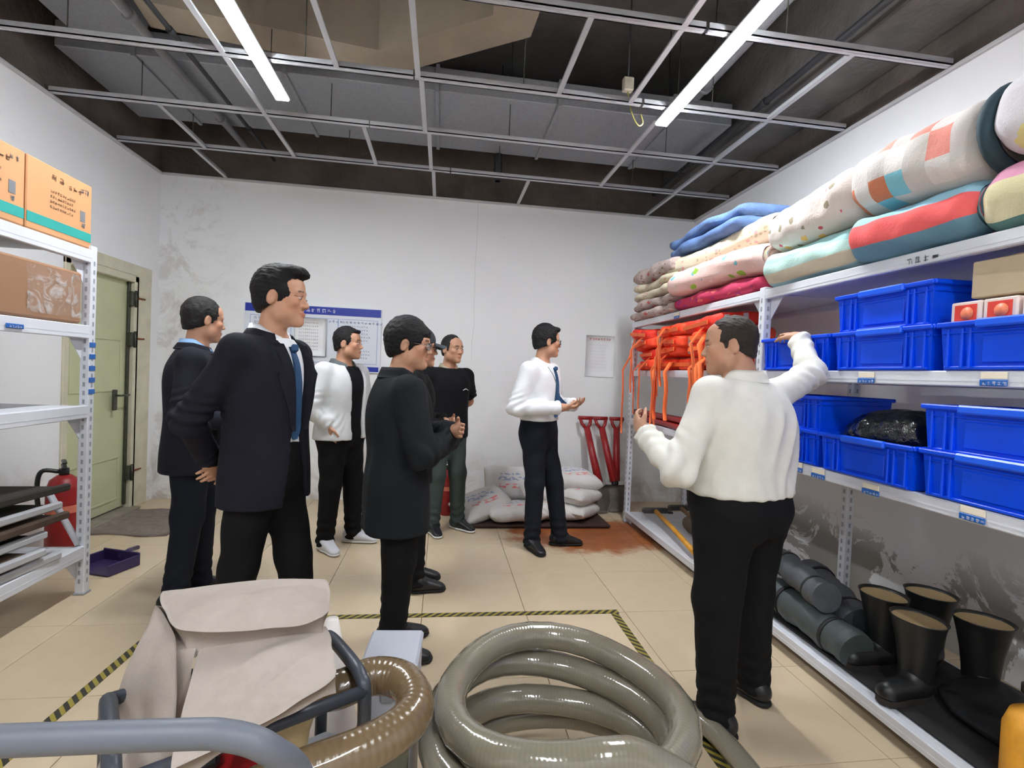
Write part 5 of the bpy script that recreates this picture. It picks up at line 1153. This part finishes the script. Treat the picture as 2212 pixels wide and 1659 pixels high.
C_tie = cloth('tie_blue', (52, 84, 120), .6); C_bomber = cloth('jacket_white', (212, 214, 216), .75, .05); C_grey = cloth('trousers_grey', (62, 72, 70)); C_dgrey = cloth('collar_grey', (98, 104, 106)); C_tee = cloth('tee_black', (18, 18, 22))
C_trs = cloth('trousers_black', (16, 16, 18)); C_trsn = cloth('trousers_navy', (25, 29, 38)); C_tan = cloth('collar_tan', (170, 160, 140))
S_black = M('shoe_black', srgb(22, 22, 26), .45, .1, bump=.05); S_white = M('shoe_white', srgb(205, 206, 212), .6, .06); S_sole = M('sole_dark', srgb(18, 18, 18), .8); S_solew = M('sole_white', srgb(215, 215, 215), .7)
H_black = hair_mat('hair_black', srgb(20, 19, 21)); H_dark = hair_mat('hair_dark', srgb(34, 32, 32)); H_brown = hair_mat('hair_brown', srgb(48, 40, 36))
G_dark = M('glasses_frame', srgb(60, 55, 55), .3, 0, bump=0); G_metal = M('glasses_metal', srgb(150, 140, 135), .25, 0, bump=0, metal=.8)
# P1 back-left man in dark suit with blue collar
person((-1.40, 3.12), -72, 1.76, [(-.10, .03, 12), (.11, -.06, -10)], ((-.28, -.02, 1.10), (-.12, .22, 1.06), (.8, .6, 0), (0, -.5, 1), .5), ((.29, -.03, 1.10), (.15, .23, 1.05), (-.8, .6, 0), (0, -.5, 1), .5),
       (0, .02, 26, -3), 'person in a dark suit and light blue collar, turned away beside the green door', g=1.06, top='suit', topc=C_navy2, trs=C_trsn, shirt=C_blue, shoe=S_black, sole=S_sole,
       hair=dict(top=.012, side=.007, back=.010, low=-.032, fringe=.07, tufts=()), hairc=H_dark, seed=11, fat=.004)
# P2 young man, dark suit, white shirt and blue tie
person((-.75, 2.34), -108, 1.82, [(-.09, .14, 10), (.10, -.13, -12)], ((-.23, -.16, 1.16), (-.03, -.22, .98), (.75, -.05, -.65), (-.2, -1, 0), .35), ((.25, -.17, 1.16), (.06, -.23, .96), (-.7, -.05, -.7), (.2, -1, 0), .35),
       (0, .035, 14, 0), 'tall person in a dark suit with white shirt and blue tie, hands behind the back', top='suit', topc=C_navy, trs=C_trs, shirt=C_white, tie=C_tie, shoe=S_black, sole=S_sole,
       hair=dict(top=.024, side=.008, back=.014, low=-.032, fringe=.058, tufts=(((0, .045, .112), (.062, .056, .028)), ((.0, .080, .100), (.052, .030, .018)))), hairc=H_black, seed=23)
# P3 white jacket over black tee
person((-.76, 4.05), -122, 1.70, [(-.12, .05, 22), (.13, .0, -20)], ((-.29, -.03, 1.08), (-.185, .05, .96), (.1, .1, -1), (.8, .3, 0), .3), ((.30, -.03, 1.08), (.185, .05, .96), (-.1, .1, -1), (-.8, .3, 0), .3),
       (0, .03, 24, 2), 'person in a white jacket over a black tee, in front of the blue notice board', g=1.12, top='bomber', topc=C_bomber, inner=C_tee, collar=C_dgrey, trs=C_trs, shoe=S_white, sole=S_solew, hem=.86,
       hair=dict(top=.016, side=.006, back=.008, low=-.025, fringe=.056, tufts=(((0, .06, .09), (.05, .035, .018)),)), hairc=H_black, seed=31, fat=.006)
# P4 black jacket and glasses
person((-.20, 2.50), -72, 1.64, [(-.09, .03, 5), (.10, -.02, -12)], ((-.25, .06, 1.03), (.05, .27, 1.10), (1, .15, .1), (0, -1, .2), .45), ((.27, .05, 1.02), (-.02, .29, 1.06), (-1, .2, .3), (0, -1, 0), .45),
       (0, .03, -26, -3), 'person in a long black jacket and thin glasses with folded arms, nearest the hose coil', g=1.05, top='jacket', topc=C_black2, trs=C_trs, shoe=S_black, sole=S_sole, hem=.66,
       hair=dict(top=.026, side=.019, back=.020, low=-.042, slope=.38, fringe=.040, burn=-.02, tufts=(((0, .072, .062), (.055, .03, .028)),)), hairc=H_black, glasses=G_metal, seed=41, fat=.004)
# P5 hidden behind P4, peaked cap
person((-.185, 3.27), -86, 1.66, [(-.09, .04, 0), (.09, .06, 0)], ((-.25, .0, 1.05), (-.05, .22, 1.06), (1, .2, 0), (0, -.5, 1), .4), ((.25, .0, 1.05), (.08, .22, 1.04), (-1, .2, 0), (0, -.5, 1), .4),
       (0, .03, 4, 0), 'person in a dark cap and glasses, mostly hidden behind the long black jacket', top='jacket', topc=C_black, trs=C_trs, shoe=S_black, sole=S_sole, hem=.72,
       hair=dict(top=.006, side=.006, back=.008), hairc=H_black, cap=M('cap_dark', srgb(52, 56, 64), .8), glasses=G_dark, seed=47)
# P6 black polo
person((.06, 4.44), -148, 1.71, [(-.12, .05, 14), (.12, .02, -14)], ((-.30, -.10, 1.12), (-.10, -.20, .95), (.9, -.1, -.3), (0, -1, 0), .4), ((.30, -.10, 1.12), (.10, -.20, .95), (-.9, -.1, -.3), (0, -1, 0), .4),
       (0, .03, 10, 2), 'person in a black polo shirt and grey trousers standing against the back wall', g=1.04, top='polo', topc=C_tee, collar=C_tan, trs=C_grey, shoe=S_black, sole=S_solew, hem=.83,
       hair=dict(top=.010, side=.004, back=.006, low=-.02, fringe=.060), hairc=H_dark, seed=53, skin=.9, logo=True, fat=.004)
# P7 white shirt and blue tie near back wall
person((.80, 4.03), -128, 1.80, [(-.13, .17, 36), (.10, .03, -34)], ((-.27, .02, 1.15), (-.05, .28, 1.17), (.75, .6, .1), (0, -.2, 1), .45), ((.30, -.06, 1.13), (.10, .24, 1.15), (-.6, .75, .1), (0, -.1, 1), .45),
       (0, .03, 44, 0), 'person in white shirt and blue tie with both hands together before the sacks', top='shirt', topc=C_white, trs=C_trsn, tie=C_tie, shoe=S_black, sole=S_sole,
       hair=dict(top=.026, side=.012, back=.014, low=-.03, fringe=.054, tufts=(((0, .06, .095), (.056, .045, .024)),)), hairc=H_black, glasses=G_dark, seed=61, lanyard=True)
# P8 heavy man reaching into a blue crate
person((1.275, 1.955), 22, 1.70, [(-.17, -.05, 20), (.17, .02, -5)], ((-.37, .03, 1.05), (-.36, .22, 1.17), (.15, .75, .45), (.9, -.2, .2), .5), ((.455, .0, 1.455), (.575, .14, 1.635), (.40, .75, .25), (.2, .45, -.9), .55),
       (-.03, .04, 42, -4), 'heavy person in a loose white shirt seen from behind, one hand in a blue crate', g=1.27, belly=.05, lean=(-.01, .02), top='shirt', topc=C_offw, trs=C_trs, shoe=S_black, sole=S_sole, waist=1.0,
       hair=dict(top=.008, side=.004, back=.008, low=-.022, fringe=.075, slope=.40), hairc=H_brown, seed=71, fat=.016, skin=.84, hdz=-.018)
# ================================================================== FOREGROUND: PUMP CART, CANVAS, HOSES
def hose_mat(name, c1, c2, ribs, rough, coat, trans=0.0, rbs=.1):
    t = NT(name); u, v, w = t.sep(t.n('ShaderNodeTexCoord').outputs['UV']); o = t.coord('Object'); n = t.noise(o, 5, 4)
    rb = t.math('SINE', t.math('MULTIPLY', u, ribs)); c = t.mix(n, srgb(*c1), srgb(*c2)); c = t.mix(t.math('MULTIPLY', t.math('ADD', rb, 1.0), .05), c, srgb(*[int(x*.7) for x in c1]))
    t.base(c); t.rough(rough); t.b.inputs['Coat Weight'].default_value = coat; t.b.inputs['Coat Roughness'].default_value = .08; t.b.inputs['Transmission Weight'].default_value = trans; t.bump(rb, rbs, .003); return t.mat
m_pvc2 = hose_mat('hose_clear_grey', (126, 119, 102), (154, 147, 130), 500, .16, .9, .2, .04); m_tan = hose_mat('hose_tan', (96, 78, 54), (122, 101, 74), 420, .25, .7, 0, .14); m_inh = M('hose_inside', srgb(60, 56, 48), .7)
# coil of clear hose
co = tag(empty('hose_coil', (.40, 1.52, 0)), 'thick clear grey hose coiled on the floor in the foreground', 'hose')
pts = []; N = 4*30
for k in range(N+1):
    a = -1.45+2*PI*k/30; tn = k/30; R = .355+.022*math.sin(1.7*tn*2*PI/4+.6)-.02*(tn < 1.2)+.012*math.sin(3*a+tn); ox = .016*math.sin(tn*2.3); oy = .02*math.cos(tn*1.9)
    pts.append((ox+R*math.cos(a)*1.02, oy+R*math.sin(a)*.98, .054+.094*tn+.012*math.sin(2*a+tn)+.015*math.sin(a+1)*(tn/4)))
e_ = pts[-1]; pts += spline([e_, (e_[0]+.10, e_[1]-.005, e_[2]-.01), (e_[0]+.26, e_[1]-.06, e_[2]-.09), (e_[0]+.38, e_[1]-.22, e_[2]-.22), (e_[0]+.40, e_[1]-.45, .055), (e_[0]+.30, e_[1]-.7, .05)], 6)[1:]
b = MB(); b.tube(pts, .049, 18); b.build('hose_turns', m_pvc2, co)
b = MB(); tl = [(pts[0][0], pts[0][1], .05)]; tl = spline([(.50, -.62, .05), (.66, -.36, .05), (.71, -.05, .05), (.70, .24, .048), (.62, .46, .046)], 8); b.tube(tl, .040, 16); b.build('hose_tail', m_pvc2, co)

# pump cart
m_tubeg = M('tube_grey', srgb(104, 108, 118), .5, .06, 6, .04, 40, metal=.1); m_tubed = M('tube_dark', srgb(62, 66, 74), .4, .08, 6, .05, 40, metal=.2); m_red = M('engine_red', srgb(138, 16, 20), .35, .12, 6, .05, coat=.3); m_blk = M('engine_black', srgb(20, 20, 22), .5, .2)
FL, FR, NR, NL = Vector((-.67, 1.15, 0)), Vector((-.285, 1.385, 0)), Vector((-.145, 1.16, 0)), Vector((-.53, .925, 0)); ZT = .695
cart = tag(empty('pump_cart', (-.40, 1.15, 0)), 'red pump on a cart with dark tube frame and grey push handle', 'pump cart'); off = Vector((.40, -1.15, 0))
def V3(p, z): return tuple(p+off+Vector((0, 0, z)))
def hoop(a, c):
    d = (c-a).normalized()*.06; return spline([V3(a, .16), V3(a, .40), V3(a, ZT-.05), V3(a+d*.35, ZT-.012), V3(a+d*1.2, ZT), V3(c-d*1.2, ZT), V3(c-d*.35, ZT-.012), V3(c, ZT-.05), V3(c, .40), V3(c, .16)], 5)
for a, c in ((FR, NR), (FL, NL)):
    b = MB(); b.tube(hoop(a, c), .0155, 12); b.build('frame_hoop', m_tubed, cart)
for a, c, z in ((FL, FR, ZT-.02), (NL, NR, ZT-.03), (FL, FR, .34), (NL, NR, .34)):
    b = MB(); b.tube([V3(a, z), V3(c, z)], .014, 12); b.build('cross_bar', m_tubed, cart)
b = MB(); an = math.atan2((FR-FL).y, (FR-FL).x); MM = Matrix.Translation(Vector(V3((FL+NR)*.5, 0))) @ Matrix.Rotation(an, 4, 'Z'); b.box((0, 0, .16), (.60, .42, .03), .006, MM); b.build('deck', m_tubed, cart)
b = MB(); b.box((-.08, 0, .30), (.24, .24, .24), .04, MM); eng = b.build('engine', m_blk, cart); b = MB(); b.box((-.08, 0, .50), (.30, .26, .12), .045, MM); b.build('fuel_tank', m_red, eng)
b = MB(); b.box((-.08, -.02, .575), (.07, .07, .03), .01, MM); b.build('tank_cap', m_blk, eng)
b = MB(); b.lathe([(.0, -.09), (.10, -.09), (.12, -.05), (.12, .05), (.10, .09), (.0, .09)], n=24, M=MM @ Matrix.Translation((.16, 0, .36)) @ Matrix.Rotation(PI/2, 4, 'Y')); b.build('pump_housing', m_galv, cart)
b = MB(); c0 = Vector((.40-.335, .045, .60)); b.tube([(.07, .0, .45), (.075, .05, .56), (.10, .085, .63)], [.055, .055, .048], 14); b.tube([(.085, .07, .60), (.096, .08, .62)], [.062, .062], 14); b.build('outlet_elbow', M('elbow_cream', srgb(186, 168, 130), .5, .2, 10), cart)
for s_ in (-1, 1):
    b = MB(); b.lathe([(.0, -.025), (.11, -.025), (.13, -.012), (.13, .012), (.11, .025), (.0, .025)], n=24, M=MM @ Matrix.Translation((-.18, s_*.26, .13)) @ Matrix.Rotation(PI/2, 4, 'X')); w_ = b.build('wheel', m_blk, cart)
    b = MB(); b.lathe([(.0, -.03), (.06, -.03), (.06, .03), (.0, .03)], n=18, M=MM @ Matrix.Translation((-.18, s_*.26, .13)) @ Matrix.Rotation(PI/2, 4, 'X')); b.build('hub', m_galv, w_)
hp = spline([(-.62, -.16, .20), (-.66, -.30, .52), (-.70, -.44, .84), (-.66, -.497, .945), (-.55, -.502, .957), (-.30, -.500, .951), (.07, -.496, .942), (.155, -.494, .935), (.205, -.485, .905), (.235, -.44, .82), (.25, -.34, .56), (.25, -.22, .20)], 8)
b = MB(); b.tube(hp, .0172, 16); b.build('push_handle', m_tubeg, cart)
# tan suction hose looping out of the pump
b = MB(); P = spline([(-.300, 1.235, .62), (-.215, 1.215, .635), (-.140, 1.255, .64), (-.066, 1.232, .64), (-.030, 1.150, .635), (-.055, 1.085, .63), (-.130, 1.030, .625), (-.235, .985, .62), (-.345, .935, .61), (-.47, .88, .58), (-.62, .86, .50), (-.80, .90, .36), (-.95, 1.05, .18), (-.98, 1.25, .06)], 7); b.tube(P, .043, 18); sh = b.build('suction_hose', m_tan); tag(sh, 'ribbed tan suction hose looping out of the pump cart', 'hose')
b = MB(); b.tube([P[0], P[2]], [.052, .052], 16); b.build('hose_clamp', m_galv, sh)
# folded canvas on the frame
t = NT('canvas_cloth'); v = t.coord('Object'); n = t.noise(v, 7, 5, .65); c = t.mix(n, srgb(150, 138, 130), srgb(184, 174, 166)); st = t.ramp(t.noise(v, 3.1, 5, .7), [(.56, (0, 0, 0)), (.72, (1, 1, 1))]); c = t.mix(t.math('MULTIPLY', st, .35), c, srgb(128, 116, 104))
t.base(c); t.rough(.95); t.b.inputs['Specular IOR Level'].default_value = .1; t.bump(t.math('ADD', t.noise(v, 30, 4), t.math('MULTIPLY', t.noise(v, 260, 2), .4)), .35, .006); m_can = t.mat
cv = tag(empty('folded_canvas', (-.42, 1.15, .70)), 'folded pale canvas draped over the frame of the pump cart', 'canvas')
def patch(name, c00, c01, c11, c10, th, bul, seed, rows=26, cols=26, wr=.006, sag=0.0, mat=None):
    c00, c01, c11, c10 = (np.array(q)-np.array((-.42, 1.15, .70)) for q in (c00, c01, c11, c10)); G = np.zeros((rows, cols, 3)); rng = np.random.RandomState(seed); ph = rng.rand(8)*6.28
    nrm = np.cross(c01-c00, c10-c00); nrm = nrm/np.linalg.norm(nrm); nrm = -nrm if nrm[2] < 0 else nrm
    for i in range(rows):
        for j in range(cols):
            u, w = i/(rows-1), j/(cols-1); p = (c00*(1-w)+c01*w)*(1-u)+(c10*(1-w)+c11*w)*u
            d = bul*(1-(2*u-1)**4)*(1-(2*w-1)**4)+wr*(.1+.9*math.sin(PI*u)*math.sin(PI*w))*(math.sin(7*w+3*u+ph[0])*.5+math.sin(13*u+4*w+ph[1])*.4+.6*math.sin(5*u*w*4+ph[2])); G[i, j] = p+nrm*d+np.array((0, 0, -sag*math.sin(PI*w)*u))
    b = MB(); b.sheet(G[:, ::-1] if np.cross(G[1, 0]-G[0, 0], G[0, 1]-G[0, 0])[2] < 0 else G, th); o = b.build(name, mat or m_can, cv); md = o.modifiers.new('soft', 'SUBSURF'); md.levels = 1; md.render_levels = 1; return o
BL, BR, QL, QR, GL, GR = (-.665, 1.345, .79), (-.275, 1.345, .815), (-.505, 1.115, .805), (-.245, 1.175, .80), (-.425, .905, .690), (-.192, 1.062, .742)
patch('top_fold', BL, BR, QR, QL, .062, .022, 1, wr=.008)
patch('front_panel', (QL[0]+.02, QL[1]+.03, QL[2]-.03), (QR[0], QR[1]+.03, QR[2]-.025), GR, GL, .042, .012, 2, wr=.008)
0 and patch('under_fold', (BL[0]+.02, BL[1], BL[2]-.045), (BR[0], BR[1], BR[2]-.05), (QR[0]+.02, QR[1]-.03, QR[2]-.055), (QL[0]+.05, QL[1]-.02, QL[2]-.06), .04, .01, 3)
patch('side_flap', (-.665, 1.345, .785), (-.500, 1.110, .800), (-.455, .960, .44), (-.665, 1.08, .40), .034, .03, 4, wr=.014)
b = MB(); G = [[(-.245+.15*u-.0, -.235-.0+.10*u*0+.02*u, -.22-.06*w) for w in np.linspace(0, 1, 6)] for u in np.linspace(0, 1, 10)]
b.sheet(np.array(G)+np.array((.02, .055, 0)), .004); b.build('red_stain_patch', M('cloth_redprint', srgb(148, 84, 88), .9, .35, 24), cv)
# pale metal case and small traffic cone behind the cart
m_case = M('case_grey', srgb(172, 174, 184), .4, .05, 5, .05); b = MB(); b.box((0, 0, .247), (.165, .20, .494), .010); o = b.build('metal_case', m_case, None, (-.118, 1.62, 0), (0, 0, -.06)); tag(o, 'tall pale grey metal case standing between the cart and the hose coil', 'case')
b = MB(); b.box((0, 0, .502), (.172, .208, .026), .008); b.build('lid', m_case, o); b = MB(); b.box((0, -.103, .43), (.04, .012, .06), .004); b.build('latch', m_galv, o); b = MB(); b.box((.01, -.1012, .2), (.12, .003, .22), .001); b.build('panel', M('case_panel', srgb(112, 112, 96), .6, .2, 14), o)
m_cw = M('cone_white', srgb(222, 214, 210), .5, .06); m_cr = M('cone_red', srgb(188, 70, 58), .5, .12); o = tag(empty('traffic_cone', (-.345, 1.80, 0)), 'small red and white traffic cone behind the pump cart frame', 'traffic cone')
cr = lambda z: .125-.10*z/.50
for z0, z1, m, nm in ((.02, .14, m_cr, 'red_band'), (.14, .24, m_cw, 'white_band'), (.24, .33, m_cr, 'red_band'), (.33, .52, m_cw, 'white_band')): b = MB(); b.lathe([(cr(z0), z0), (cr(z1), z1)]+([(0, z1)] if z1 > .5 else []), n=24); b.build(nm, m, o)
b = MB(); b.box((0, 0, .01), (.30, .30, .02), .008); b.build('base', m_cr, o)
